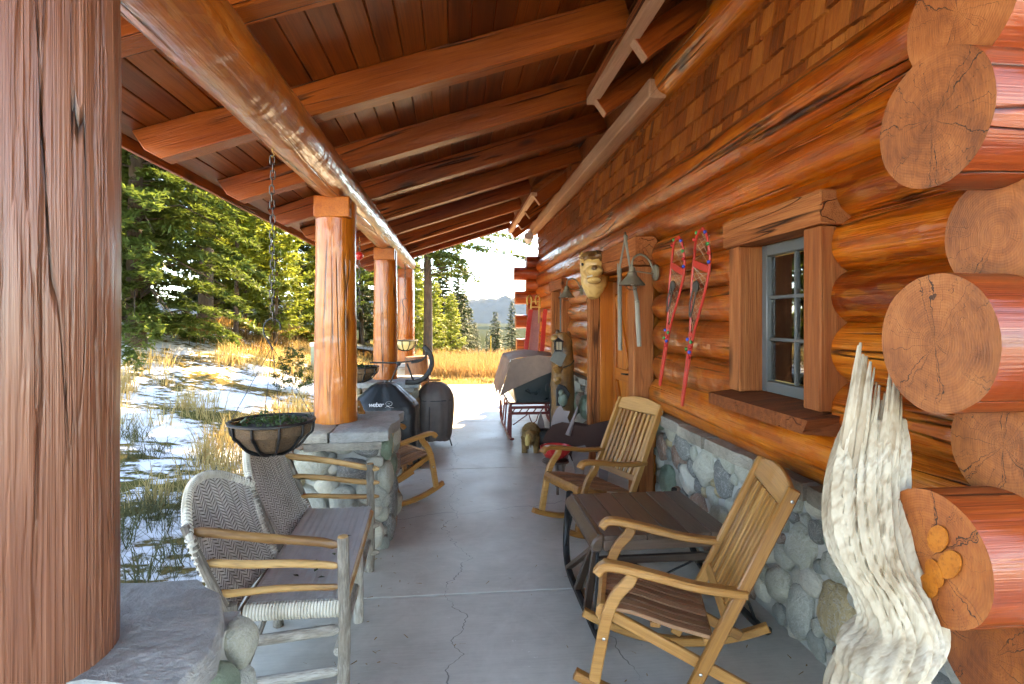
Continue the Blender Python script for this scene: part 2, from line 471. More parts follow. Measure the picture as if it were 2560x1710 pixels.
def m_glass():
    g = G('window_glass')
    p = g.n('ShaderNodeBsdfGlass'); p.inputs['IOR'].default_value = 1.5; p.inputs['Roughness'].default_value = 0.0
    t = g.n('ShaderNodeBsdfTransparent')
    gl = g.n('ShaderNodeBsdfGlossy'); gl.inputs['Roughness'].default_value = .01
    fr = g.n('ShaderNodeFresnel'); fr.inputs[0].default_value = 2.3
    mx = g.n('ShaderNodeMixShader')
    g.put(mx.inputs[0], fr.outputs[0]); g.put(mx.inputs[1], t.outputs[0]); g.put(mx.inputs[2], gl.outputs[0])
    M['window_glass'] = g.done(mx.outputs[0])
m_glass()

def m_mountain(key, a, b, snowline):
    g = G(key)
    v = g.co(False)
    x, y, z = g.xyz(v)
    n = g.noise(v, .004, 8, .65)
    c = g.mix(n, a, b)
    s = g.math('ADD', z, g.math('MULTIPLY', g.math('SUBTRACT', g.noise(v, .012, 6, .7), .5), 260))
    sn = g.mapr(s, snowline, snowline + 60, 0, 1)
    c = g.mix(sn, c, (.70, .72, .76))
    M[key] = g.done(g.bsdf(c, .9, spec=0))
m_mountain('mountain_rock', (.045, .05, .05), (.09, .095, .095), 420)
m_mountain('mountain_wood', (.018, .028, .020), (.035, .045, .03), 5000)

# ------------------------------------------------------------------ mesh helpers
I4 = Matrix.Identity(4)
WM = {}

def empty(name, loc=(0, 0, 0), rz=0):
    o = bpy.data.objects.new(name, None)
    o.empty_display_size = .1
    COL.objects.link(o)
    m = Matrix.Translation(loc) @ Matrix.Rotation(rz, 4, 'Z')
    o.matrix_world = m
    WM[o] = m
    return o

def tag(o, label, cat, group=None, kind=None):
    if label: o['label'] = label
    if cat: o['category'] = cat
    if group: o['group'] = group
    if kind: o['kind'] = kind
    return o

def link(name, me, mat, parent=None, m=None):
    o = bpy.data.objects.new(name, me)
    COL.objects.link(o)
    if mat is not None and not me.materials:
        for k in (mat if isinstance(mat, (list, tuple)) else [mat]):
            me.materials.append(M[k])
    m = (m or I4).copy()
    WM[o] = m
    if parent is not None:
        o.parent = parent
        o.matrix_parent_inverse = I4
        o.matrix_local = WM[parent].inverted() @ m
    else:
        o.matrix_world = m
    return o

def axisM(p0, p1, up=(0, 0, 1)):
    p0 = Vector(p0); x = (Vector(p1) - p0).normalized()
    u = Vector(up)
    if abs(x.dot(u.normalized())) > .98:
        u = Vector((0, 1, 0)) if abs(x.y) < .9 else Vector((1, 0, 0))
    y = u.cross(x).normalized(); z = x.cross(y)
    return Matrix(((x.x, y.x, z.x, p0.x), (x.y, y.y, z.y, p0.y), (x.z, y.z, z.z, p0.z), (0, 0, 0, 1)))

class MB:
    def __init__(s):
        s.v = []; s.f = []; s.mi = []
    def add(s, vs, fs, mi=0, m=None):
        b = len(s.v)
        s.v += [tuple(m @ Vector(q)) for q in vs] if m else [tuple(q) for q in vs]
        s.f += [tuple(b + i for i in q) for q in fs]
        s.mi += [mi] * len(fs)
        return s
    def box(s, c, d, m=None, mi=0):
        x, y, z = (k / 2 for k in d)
        vs = [(c[0] + a * x, c[1] + b * y, c[2] + e * z) for a in (-1, 1) for b in (-1, 1) for e in (-1, 1)]
        return s.add(vs, [(0, 1, 3, 2), (4, 6, 7, 5), (0, 4, 5, 1), (2, 3, 7, 6), (0, 2, 6, 4), (1, 5, 7, 3)], mi, m)
    def cbox(s, L, w, h, ch=.004, m=None, mi=0, jit=0):
        """bar from x=0..L, section w (y) by h (z), all edges chamfered"""
        a, b = w / 2, h / 2
        sec = [(-a + ch, -b), (a - ch, -b), (a, -b + ch), (a, b - ch), (a - ch, b), (-a + ch, b), (-a, b - ch), (-a, -b + ch)]
        xs = [(0, 1 - 2 * ch / min(w, h)), (ch, 1), (L - ch, 1), (L, 1 - 2 * ch / min(w, h))]
        vs = []
        for x, k in xs:
            for (p, q) in sec:
                vs.append((x, p if k == 1 else max(-a + ch, min(a - ch, p)), q if k == 1 else max(-b + ch, min(b - ch, q))))
        if jit:
            vs = [(x, y + random.uniform(-jit, jit), z + random.uniform(-jit, jit)) for x, y, z in vs]
        fs = []
        for i in range(3):
            for j in range(8):
                k = (j + 1) % 8
                fs.append((i * 8 + j, i * 8 + k, i * 8 + 8 + k, i * 8 + 8 + j))
        fs.append(tuple(reversed(range(8)))); fs.append(tuple(range(24, 32)))
        fs = [tuple(reversed(f)) for f in fs]
        return s.add(vs, fs, mi, m)
    def bar(s, p0, p1, w, h, ch=.003, up=(0, 0, 1), mi=0):
        return s.cbox((Vector(p1) - Vector(p0)).length, w, h, ch, axisM(p0, p1, up), mi)
    def tube(s, pts, rad, n=8, cap=True, closed=False, mi=0, m=None, flat=1.0, wob=0, seed=0):
        pts = [Vector(p) for p in pts]
        N = len(pts)
        if isinstance(rad, (int, float)):
            rad = [rad] * N
        vs = []
        prev = None
        for i, p in enumerate(pts):
            if closed:
                t = (pts[(i + 1) % N] - pts[i - 1]).normalized()
            else:
                t = (pts[min(i + 1, N - 1)] - pts[max(i - 1, 0)]).normalized()
            if prev is None:
                u = Vector((0, 0, 1)) if abs(t.z) < .9 else Vector((1, 0, 0))
            else:
                u = prev
            u = (u - t * u.dot(t)).normalized()
            prev = u
            w = t.cross(u)
            for j in range(n):
                a = 2 * math.pi * j / n
                r = rad[i]
                if wob:
                    r *= 1 + wob * noise.noise(Vector((p.x * 9 + seed + math.cos(a) * 1.2, p.y * 9 + math.sin(a) * 1.2, p.z * 9)))
                vs.append(p + u * (math.cos(a) * r) + w * (math.sin(a) * r * flat))
        fs = []
        for i in range(N if closed else N - 1):
            k = (i + 1) % N
            for j in range(n):
                l = (j + 1) % n
                fs.append((i * n + j, i * n + l, k * n + l, k * n + j))
        fs = [tuple(reversed(f)) for f in fs] if False else fs
        if cap and not closed:
            fs.append(tuple(reversed(range(n)))); fs.append(tuple(range((N - 1) * n, N * n)))
        return s.add(vs, fs, mi, m)
    def lathe(s, prof, n=16, mi=0, m=None, cap=True):
        vs = []
        for r, z in prof:
            for j in range(n):
                a = 2 * math.pi * j / n
                vs.append((r * math.cos(a), r * math.sin(a), z))
        fs = []
        for i in range(len(prof) - 1):
            for j in range(n):
                l = (j + 1) % n
                fs.append((i * n + j, i * n + l, i * n + n + l, i * n + n + j))
        if cap:
            fs.append(tuple(reversed(range(n)))); fs.append(tuple(range((len(prof) - 1) * n, len(prof) * n)))
        return s.add(vs, fs, mi, m)
    def prism(s, out, t, m=None, mi=0, ch=0):
        """2D outline (x,z), extruded along y by +-t/2"""
        n = len(out)
        lay = [(-t / 2, 0), (t / 2, 0)]
        if ch:
            cx = sum(p[0] for p in out) / n; cz = sum(p[1] for p in out) / n
            def inset(p, k):
                i = out.index(p); a = Vector(out[i - 1]); b = Vector(p); c = Vector(out[(i + 1) % n])
                d1 = (b - a).normalized(); d2 = (c - b).normalized()
                nn = Vector((-(d1.y + d2.y), d1.x + d2.x))
                if nn.length < 1e-6:
                    return p
                nn.normalize()
                return (b.x + nn.x * k, b.y + nn.y * k)
            area = sum(out[i - 1][0] * out[i][1] - out[i][0] * out[i - 1][1] for i in range(n))
            sg = 1 if area > 0 else -1
            ins = [inset(p, ch * sg) for p in out]
            L = [(ins, -t / 2), (out, -t / 2 + ch), (out, t / 2 - ch), (ins, t / 2)]
        else:
            L = [(out, -t / 2), (out, t / 2)]
        vs = [(p[0], y, p[1]) for o, y in L for p in o]
        fs = []
        for k in range(len(L) - 1):
            for i in range(n):
                j = (i + 1) % n
                fs.append((k * n + i, k * n + j, k * n + n + j, k * n + n + i))
        fs.append(tuple(reversed(range(n)))); fs.append(tuple(range((len(L) - 1) * n, len(L) * n)))
        return s.add(vs, fs, mi, m)
    def grid(s, fn, nu, nv, mi=0, m=None, two=0):
        vs = [fn(i / nu, j / nv) for i in range(nu + 1) for j in range(nv + 1)]
        fs = [(i * (nv + 1) + j, (i + 1) * (nv + 1) + j, (i + 1) * (nv + 1) + j + 1, i * (nv + 1) + j + 1) for i in range(nu) for j in range(nv)]
        return s.add(vs, fs, mi, m)
    def sphere(s, c, r, nu=12, nv=8, mi=0, fn=None, m=None):
        if isinstance(r, (int, float)): r = (r, r, r)
        vs = []
        for j in range(nv + 1):
            b = math.pi * j / nv
            for i in range(nu):
                a = 2 * math.pi * i / nu
                p = Vector((math.sin(b) * math.cos(a), math.sin(b) * math.sin(a), -math.cos(b)))
                k = fn(p) if fn else 1
                vs.append((c[0] + p.x * r[0] * k, c[1] + p.y * r[1] * k, c[2] + p.z * r[2] * k))
        fs = [(j * nu + i, j * nu + (i + 1) % nu, (j + 1) * nu + (i + 1) % nu, (j + 1) * nu + i) for j in range(nv) for i in range(nu)]
        return s.add(vs, fs, mi, m)
    def mesh(s, name='m', ang=38):
        me = bpy.data.meshes.new(name)
        me.from_pydata(s.v, [], s.f)
        me.polygons.foreach_set('material_index', s.mi)
        me.polygons.foreach_set('use_smooth', [True] * len(s.f))
        import bmesh
        b = bmesh.new(); b.from_mesh(me)
        bmesh.ops.remove_doubles(b, verts=b.verts, dist=1e-6)
        bmesh.ops.recalc_face_normals(b, faces=b.faces)
        b.to_mesh(me); b.free()
        me.set_sharp_from_angle(angle=R(ang))
        return me
    def build(s, name, mat, parent=None, m=None, ang=38):
        return link(name, s.mesh(name, ang), mat, parent, m)

def beam(name, p0, p1, w, h, mat, parent=None, ch=.004, up=(0, 0, 1), jit=0):
    """a straight squared piece whose local X runs along it (so the grain does too)"""
    L = (Vector(p1) - Vector(p0)).length
    return MB().cbox(L, w, h, ch, None, 0, jit).build(name, mat, parent, axisM(p0, p1, up))

def rod(name, p0, p1, r0, r1, mat, parent=None, n=10, wob=.0, seg=6, seed=0, tip=0, bend=0):
    L = (Vector(p1) - Vector(p0)).length
    pts, rr = [], []
    for i in range(seg + 1):
        t = i / seg
        pts.append((L * t, bend * math.sin(math.pi * t) * L, bend * .5 * math.sin(2 * math.pi * t + seed) * L)); rr.append(r0 + (r1 - r0) * t)
    if tip:
        pts = [(0, 0, 0)] + [(tip, pts[0][1], 0)] + pts[1:-1] + [(L - tip, pts[-1][1], 0), (L, 0, 0)]
        rr = [r0 * .45] + [r0] + rr[1:-1] + [r1, r1 * .45]
    return MB().tube(pts, rr, n, wob=wob, seed=seed).build(name, mat, parent, axisM(p0, p1))

def copy_tree(o, parent=None):
    c = o.copy()
    COL.objects.link(c)
    if parent is not None:
        c.parent = parent
    for ch in o.children:
        copy_tree(ch, c)
    return c

def quads(name, verts, mat, parent=None, m=None, smooth=False, nper=4, kind=None):
    """fast mesh of n independent quads / tris from an (n, nper, 3) array"""
    n = len(verts)
    me = bpy.data.meshes.new(name)
    me.vertices.add(n * nper)
    me.vertices.foreach_set('co', np.asarray(verts, dtype=np.float32).reshape(-1))
    me.loops.add(n * nper)
    me.loops.foreach_set('vertex_index', np.arange(n * nper, dtype=np.int32))
    me.polygons.add(n)
    me.polygons.foreach_set('loop_start', np.arange(0, n * nper, nper, dtype=np.int32))
    me.polygons.foreach_set('loop_total', np.full(n, nper, dtype=np.int32))
    me.update(calc_edges=True)
    me.validate()
    o = link(name, me, mat, parent, m)
    if kind: o['kind'] = kind
    return o

def fbm(p, k=4):
    return noise.fractal(Vector(p), .6, 2.0, k)

def sst(t):
    t = max(0, min(1, t))
    return t * t * (3 - 2 * t)

# ------------------------------------------------------------------ ground
def tz(x, y):
    hill = sst((-x - 1.5) / 7.5) * (.40 + 1.25 * sst((y - 4) / 13))
    z = -.14 + hill
    z += .05 * math.sin(x * .9 + y * .37) * sst((-x - 2) / 3) + .12 * noise.noise(Vector((x * .35, y * .35, 0))) * sst((abs(x) - 2.2) / 3 + max(0, y - 12.5) / 5)
    if y > 26:
        z -= .07 * (y - 26) * (1 - .6 * sst((-x - 4) / 20)) if y < 700 else .07 * 674
    if x < -12 and y < 60:
        z += .03 * (-x - 12)
    return z

def build_ground():
    xs = [-6000, -3000, -1200, -500, -220, -120, -80, -60, -45, -34] + list(np.arange(-26, 14.1, .5)) + [18, 24, 34, 50, 80, 140, 300, 800, 2500, 6000]
    ys = [-3000, -800, -200, -60, -20, -10] + list(np.arange(-6, 30.1, .5)) + [32, 35, 39, 44, 50, 58, 70, 90, 130, 200, 340, 600, 1100, 2200, 4000, 7000]
    vs = [(x, y, tz(x, y)) for x in xs for y in ys]
    n = len(ys)
    fs = [(i * n + j, i * n + n + j, i * n + n + j + 1, i * n + j + 1) for i in range(len(xs) - 1) for j in range(n - 1)]
    o = MB().add(vs, fs).build('ground', 'snowy_ground', ang=180)
    o['kind'] = 'structure'
build_ground()

# the gravel road behind the tall grass
def build_road():
    vs, fs = [], []
    pts = [(-9, 26.0), (-5, 25), (-1, 24.2), (3, 23.8), (8, 23.9), (14, 24.3)]
    for i, (x, y) in enumerate(pts):
        for k in (-1.3, 0, 1.3):
            vs.append((x, y + k, max(tz(x, y + k), tz(x, y)) + .03))
    for i in range(len(pts) - 1):
        for k in range(2):
            fs.append((i * 3 + k, i * 3 + 3 + k, i * 3 + 4 + k, i * 3 + 1 + k))
    MB().add(vs, fs).build('road', 'gravel_road')['kind'] = 'structure'
build_road()

# mountains across the valley
def ridge(name, mat, y0, x0, x1, zb, hfn, depth, nx=90, ny=14):
    def fn(u, v):
        x = x0 + (x1 - x0) * u
        prof = math.sin(math.pi * min(1, v * 1.0)) ** .8
        h = hfn(x)
        rg = 1 + .28 * fbm((x * .0022 + 3, v * 3.1, y0 * .001), 6) * (1 if 0 < v < 1 else 0)
        return (x, y0 + depth * (v - .5), zb + (h - zb) * prof * rg)
    o = MB().grid(fn, nx, ny).build(name, mat, ang=180)
    o['kind'] = 'structure'
ridge('mountain_range', 'mountain_rock', 6200, -3200, 3400, -120,
      lambda x: 215 + 75 * fbm((x * .0013 + 1.7, 0, 0), 5) + 60 * math.exp(-((x + 330) / 160) ** 2) + 55 * math.exp(-((x - 60) / 150) ** 2), 640, 150, 22)
ridge('forested_hills', 'mountain_wood', 2600, -2400, 2600, -140,
      lambda x: -30 + 22 * fbm((x * .004 + 9, 0, 0), 4) + 40 * sst((-x - 100) / 700), 260, 120, 12)

# ------------------------------------------------------------------ porch floor
floor = empty('porch_floor', (0, 4.8, 0))
floor['kind'] = 'structure'
FX0, FX1 = -1.52, 1.84
for a, b in ((-3.2, .52), (.52, 3.37), (3.37, 6.19), (6.19, 9.02), (9.02, 11.9)):
    mb = MB()
    ch = .005
    x0, x1, y0, y1 = FX0, FX1, a + .007, b - .007
    vs = [(x0, y0, -.3), (x1, y0, -.3), (x1, y1, -.3), (x0, y1, -.3),
          (x0, y0, -ch), (x1, y0, -ch), (x1, y1, -ch), (x0, y1, -ch),
          (x0 + ch, y0 + ch, 0), (x1 - ch, y0 + ch, 0), (x1 - ch, y1 - ch, 0), (x0 + ch, y1 - ch, 0)]
    fs = [(0, 1, 5, 4), (1, 2, 6, 5), (2, 3, 7, 6), (3, 0, 4, 7), (4, 5, 9, 8), (5, 6, 10, 9), (6, 7, 11, 10), (7, 4, 8, 11), (8, 9, 10, 11)]
    mb.add(vs, fs).build('concrete_slab', 'concrete', floor, ang=20)
# concrete apron beyond the porch
MB().box((.4, 13.2, -.09), (3.2, 2.5, .1)).build('apron_slab', 'concrete', floor)

# ------------------------------------------------------------------ logs
def log_mesh(L, r0, r1, seed, n=22, dx=.11, amp=.05, rnd0=False, rnd1=False, hew=1.0):
    st = max(6, int(L / dx))
    V, rr = [], []
    for i in range(st + 1):
        x = L * i / st
        r = r0 + (r1 - r0) * i / st
        e = 1
        if rnd0 and x < .07: e = .72 + .28 * math.sqrt(max(0, 1 - (1 - x / .07) ** 2))
        if rnd1 and L - x < .07: e = min(e, .72 + .28 * math.sqrt(max(0, 1 - (1 - (L - x) / .07) ** 2)))
        for j in range(n):
            a = 2 * math.pi * j / n
            k = 1 + amp * noise.noise(Vector((x * 1.1 + seed * 7.3, math.cos(a) * .9, math.sin(a) * .9)))
            k += hew * .022 * noise.noise(Vector((x * 3.4 + seed * 3.1, math.cos(a) * 2.2 + 5, math.sin(a) * 2.2)))
            k += hew * .010 * noise.noise(Vector((x * 13 + seed * 1.1, math.cos(a) * 3.0, math.sin(a) * 3.0 + 9)))
            V.append((x, math.cos(a) * r * k * e, math.sin(a) * r * k * e))
    F = []
    for i in range(st):
        for j in range(n):
            l = (j + 1) % n
            F.append((i * n + j, i * n + l, i * n + n + l, i * n + n + j))
    mb = MB().add(V, F)
    mb.f += [tuple(reversed(range(n))), tuple(range(st * n, st * n + n))]
    mb.mi += [1, 1]
    return mb

def log(name, p0, p1, r0, r1, mats, parent, seed, **k):
    L = (Vector(p1) - Vector(p0)).length
    return log_mesh(L, r0, r1, seed, **k).build(name, mats, parent, axisM(p0, p1), ang=42)

cabin = empty('log_cabin', (1.8, 6.3, 0))
tag(cabin, 'orange varnished log cabin with shingled upper wall along the right side', 'cabin')
WX = 1.62                       # outermost line of the log wall
YN, YF = 1.335, 11.4            # corners
MB().box((4.0, (YN + YF) / 2, 2.0), (3.94, YF - YN - .1, 3.96)).build('wall_core', 'core', cabin)
bounds = [.90, 1.13, 1.375, 1.64, 1.857, 2.09, 2.30, 2.58, 2.86]
DOOR = (4.60, 6.36); WIN = (2.26, 3.12); WIN2 = (8.15, 9.25)
sd = 1
for i in range(len(bounds) - 1):
    a, b = bounds[i], bounds[i + 1]
    zc, r = (a + b) / 2, (b - a) / 2 + .012
    segs = [(YN - .35, YF + .35)]
    cuts = []
    if zc < 2.28: cuts.append(DOOR)
    if 1.16 < zc < 2.19: cuts += [WIN, WIN2]
    for c0, c1 in sorted(cuts):
        nxt = []
        for s0, s1 in segs:
            if s0 < c0 < s1:
                nxt += [(s0, c0 + .02), (c1 - .02, s1)]
            else:
                nxt.append((s0, s1))
        segs = nxt
    for s0, s1 in segs:
        rr = r + (.018 if i == 0 else 0)
        if i == 0 and s0 < 3: rr = .155
        sd += 1
        zz = zc + (.012 if i == 0 else 0)
        log('log', (WX + r + random.uniform(-.008, .012) + (.0 if i else -.01), s0, zz), (WX + r, s1, zz), rr, rr, ('log_varnish', 'end_grain'), cabin, sd,
            rnd0=s0 > 4, rnd1=3.5 < s1 < 11)
# crossing corner logs, near and far
near_z = [(.48, 1.42, .150), (.765, 1.40, .160), (1.035, 1.225, .170), (1.315, 1.43, .158), (1.585, 1.235, .180), (1.875, 1.415, .160), (2.165, 1.225, .176), (2.45, 1.30, .165), (2.73, 1.45, .16)]
for i, (z, x0, r) in enumerate(near_z):
    sd += 1
    log('corner_log', (x0, YN, z), (5.6, YN, z), r, r, ('log_red', 'end_grain_red' if i in (1, 2) else 'end_grain'), cabin, sd, n=40, dx=.12, amp=.045, hew=.7)
far_z = [(.62, 1.25), (.86, 1.47), (1.105, 1.23), (1.35, 1.47), (1.595, 1.21), (1.84, 1.45), (2.085, 1.20), (2.33, 1.42), (2.575, 1.18), (2.80, 1.43)]
for i, (z, x0) in enumerate(far_z):
    sd += 1
    log('corner_log', (x0, YF, z), (5.6, YF, z), .14, .14, ('log_red', 'end_grain'), cabin, sd, n=24, dx=.2, amp=.03)
# orange putty patch on one log end
mb = MB()
for qi, (py, pz, ra, rb, an) in enumerate(((.005, .055, .026, .040, .5), (-.03, .005, .026, .045, .6), (.012, -.035, .026, .034, -.3), (.028, -.075, .026, .032, .4))):
    out = []
    for k in range(18):
        t = 2 * math.pi * k / 18
        u, w = ra * math.cos(t), rb * math.sin(t)
        out.append((u * math.cos(an) - w * math.sin(an), u * math.sin(an) + w * math.cos(an)))
    mb.prism(out, .004, Matrix.Translation((1.219 - .0012 * qi, YN + py - .03, 1.035 + pz)) @ Matrix.Rotation(R(90), 4, 'Z') @ I4)
mb.build('putty_patch', 'door_wood', cabin)

# ------------------------------------------------------------------ stones
import bmesh
stone_meshes = []
for k in range(10):
    bm = bmesh.new()
    bmesh.ops.create_icosphere(bm, subdivisions=3, radius=1)
    for v in bm.verts:
        p = v.co.copy()
        e = 2.6 + .5 * math.sin(k)
        q = (abs(p.x) ** e + abs(p.y) ** e + abs(p.z) ** e) ** (1 / e)
        p = p / q
        p *= 1 + .20 * noise.noise(p * 1.1 + Vector((k * 9.1, 0, 0))) + .05 * noise.noise(p * 3.3 + Vector((0, k * 5.1, 0)))
        v.co = p
    for f in bm.faces: f.smooth = True
    me = bpy.data.meshes.new('stone'); bm.to_mesh(me); bm.free()
    me.materials.append(M['stone'])
    stone_meshes.append(me)

def stone_face(parent, origin, U, V, N, w, h, sizes, seed, depth=.05, proud=.35, name='stone'):
    rs = random.Random(seed)
    placed = []
    O, U, V, N = Vector(origin), Vector(U), Vector(V), Vector(N)
    cnt = 0
    for a, tries in sizes:
        for _ in range(tries):
            b = a * rs.uniform(.62, .95)
            x, y = rs.uniform(a * .75, w - a * .75), rs.uniform(b * .8, h - b * .8)
            an = rs.uniform(-.7, .7) if rs.random() < .7 else rs.uniform(0, 3.1)
            ok = True
            for (px, py, pa, pb, pan) in placed:
                d = math.hypot(px - x, py - y)
                if d > a + pa: continue
                th = math.atan2(py - y, px - x)
                r1 = a * b / math.hypot(b * math.cos(th - an), a * math.sin(th - an))
                r2 = pa * pb / math.hypot(pb * math.cos(th - pan), pa * math.sin(th - pan))
                if d < (r1 + r2) * .97:
                    ok = False; break
            if not ok: continue
            placed.append((x, y, a, b, an))
            dp = depth * rs.uniform(.8, 1.25) * (a / .09) ** .5
            Mx = Matrix((( U.x, V.x, N.x, 0), (U.y, V.y, N.y, 0), (U.z, V.z, N.z, 0), (0, 0, 0, 1)))
            m = Matrix.Translation(O + U * x + V * y + N * (dp * (proud - .5))) @ Mx @ Matrix.Rotation(an, 4, 'Z') @ Matrix.Diagonal((a * 1.04, b * 1.04, dp, 1))
            link(name, stone_meshes[rs.randrange(10)], None, parent, m)
            cnt += 1
    return cnt

def slab_piece(name, out, z0, z1, mat, parent, seed=0, jag=.008):
    """an irregular flagstone with the plan outline given"""
    n = len(out)
    pts = []
    for i in range(n):
        a, b = Vector(out[i]), Vector(out[(i + 1) % n])
        k = max(2, int((b - a).length / .06))
        for j in range(k):
            p = a.lerp(b, j / k)
            q = Vector((p.x * 7 + seed, p.y * 7, seed))
            pts.append((p.x + jag * noise.noise(q) * 1.6, p.y + jag * noise.noise(q + Vector((7, 3, 1))) * 1.6))
    cx = sum(p[0] for p in pts) / len(pts); cy = sum(p[1] for p in pts) / len(pts)
    V, F = [], []
    L = [(1, z0, 1), (1.0, z0 + (z1 - z0) * .35, .2), (.995, z1 - .010, 1.1), (.975, z1, .7), (.5, z1 + .002, .4)]
    m = len(pts)
    for s, z, jj in L:
        for i, p in enumerate(pts):
            jx = .006 * jj * noise.noise(Vector((p[0] * 11, p[1] * 11, z * 40 + seed)))
            V.append((cx + (p[0] - cx) * s + jx, cy + (p[1] - cy) * s + jx, z + .004 * noise.noise(Vector((p[0] * 9, p[1] * 9, seed)))))
    for k in range(len(L) - 1):
        for i in range(m):
            F.append((k * m + i, k * m + (i + 1) % m, (k + 1) * m + (i + 1) % m, (k + 1) * m + i))
    F.append(tuple(range((len(L) - 1) * m, len(L) * m))); F.append(tuple(reversed(range(m))))
    return MB().add(V, F).build(name, mat, parent, ang=50)

# foundation wall of the cabin, part of the cabin
fnd = MB().box((1.86, 3.0, .41), (.22, 3.62, .82)).build('stone_foundation', 'mortar', cabin)
MB().box((1.88, 6.0, .09), (.2, 2.2, .18)).build('door_step', 'mortar', cabin)
MB().box((1.86, 9.1, .41), (.22, 4.5, .82)).build('stone_foundation', 'mortar', cabin)
fnd2 = cabin.children[-1]
SZ = [(.135, 22), (.115, 60), (.09, 260), (.07, 700), (.052, 1500), (.038, 2200)]
n1 = stone_face(fnd, (1.75, 1.15, .0), (0, 1, 0), (0, 0, 1), (-1, 0, 0), 3.6, .84, SZ, 5, .05, .42)
n2 = stone_face(fnd2, (1.75, 6.9, .0), (0, 1, 0), (0, 0, 1), (-1, 0, 0), 1.3, .84, [(.16, 40), (.12, 100), (.09, 200), (.06, 300)], 6, .07, .6)
y = 1.1
k = 0
while y < 4.75:
    w = random.uniform(.34, .62)
    slab_piece('ledge_stone', [(1.585 + random.uniform(0, .02), y + .008), (1.80, y + .008), (1.80, y + w - .008), (1.585 + random.uniform(0, .02), y + w - .008)], .81, .885 + random.uniform(-.006, .006), 'ledge_stone', fnd, k * 3.3, .016)
    y += w; k += 1
y = 6.85
while y < 9.0:
    w = random.uniform(.4, .6)
    slab_piece('ledge_stone', [(1.6, y + .008), (1.80, y + .008), (1.80, y + w - .008), (1.6, y + w - .008)], .81, .885, 'ledge_stone', fnd2, k * 3.3, .016)
    y += w; k += 1

# ------------------------------------------------------------------ shingled upper wall
sh_root = MB().box((1.80, 6.2, 3.25), (.14, 10.6, 1.06)).build('shingle_wall', 'core', cabin)
sh_mesh = []
for k in range(14):
    w = .055 + .0085 * k
    mb = MB()
    nx = max(3, int(w / .02))
    H = .30
    V, F = [], []
    for i in range(nx + 1):
        yy = -w / 2 + w * i / nx
        edge = .006 * noise.noise(Vector((yy * 60 + k * 3, 1, 0)))
        j = .0022 * noise.noise(Vector((yy * 90, k * 5, 4)))
        for (x, z) in ((-.032 + j, edge), (-.002 + j, H), (.002, H), (.0, edge)):
            V.append((x, yy, z))
    for i in range(nx):
        for q in range(4):
            F.append((i * 4 + q, i * 4 + (q + 1) % 4, i * 4 + 4 + (q + 1) % 4, i * 4 + 4 + q))
    F += [(0, 1, 2, 3), tuple(reversed(range(nx * 4, nx * 4 + 4)))]
    mb.add(V, F)
    me = mb.mesh('shingle', 30); me.materials.append(M['shingle_wood'])
    sh_mesh.append((w, me))
cells = []
rows = [2.755 + .150 * i for i in range(6)]
for ri, z in enumerate(rows):
    y = 1.0 + random.uniform(0, .1)
    while y < 11.45:
        w, me = random.choice(sh_mesh)
        cells.append((y + w / 2, z + random.uniform(-.008, .008), me, ri))
        y += w + .009
cells.sort(key=lambda c: c[0])
shown = [c for c in cells if c[0] > 1.75]
vis = shown[:300]; rest = shown[300:]
for yy, z, me, ri in vis:
    m = Matrix.Translation((1.705, yy, z)) @ Matrix.Rotation(R(3.6), 4, 'Y')
    link('shingle', me, None, sh_root, m)
mb = MB()
for yy, z, me, ri in rest:
    m = Matrix.Translation((1.705, yy, z)) @ Matrix.Rotation(R(3.6), 4, 'Y')
    mb.add([v.co for v in me.vertices], [tuple(p.vertices) for p in me.polygons], 0, m)
o = mb.build('shingles_far', 'shingle_wood', sh_root, ang=30)
o['kind'] = 'stuff'

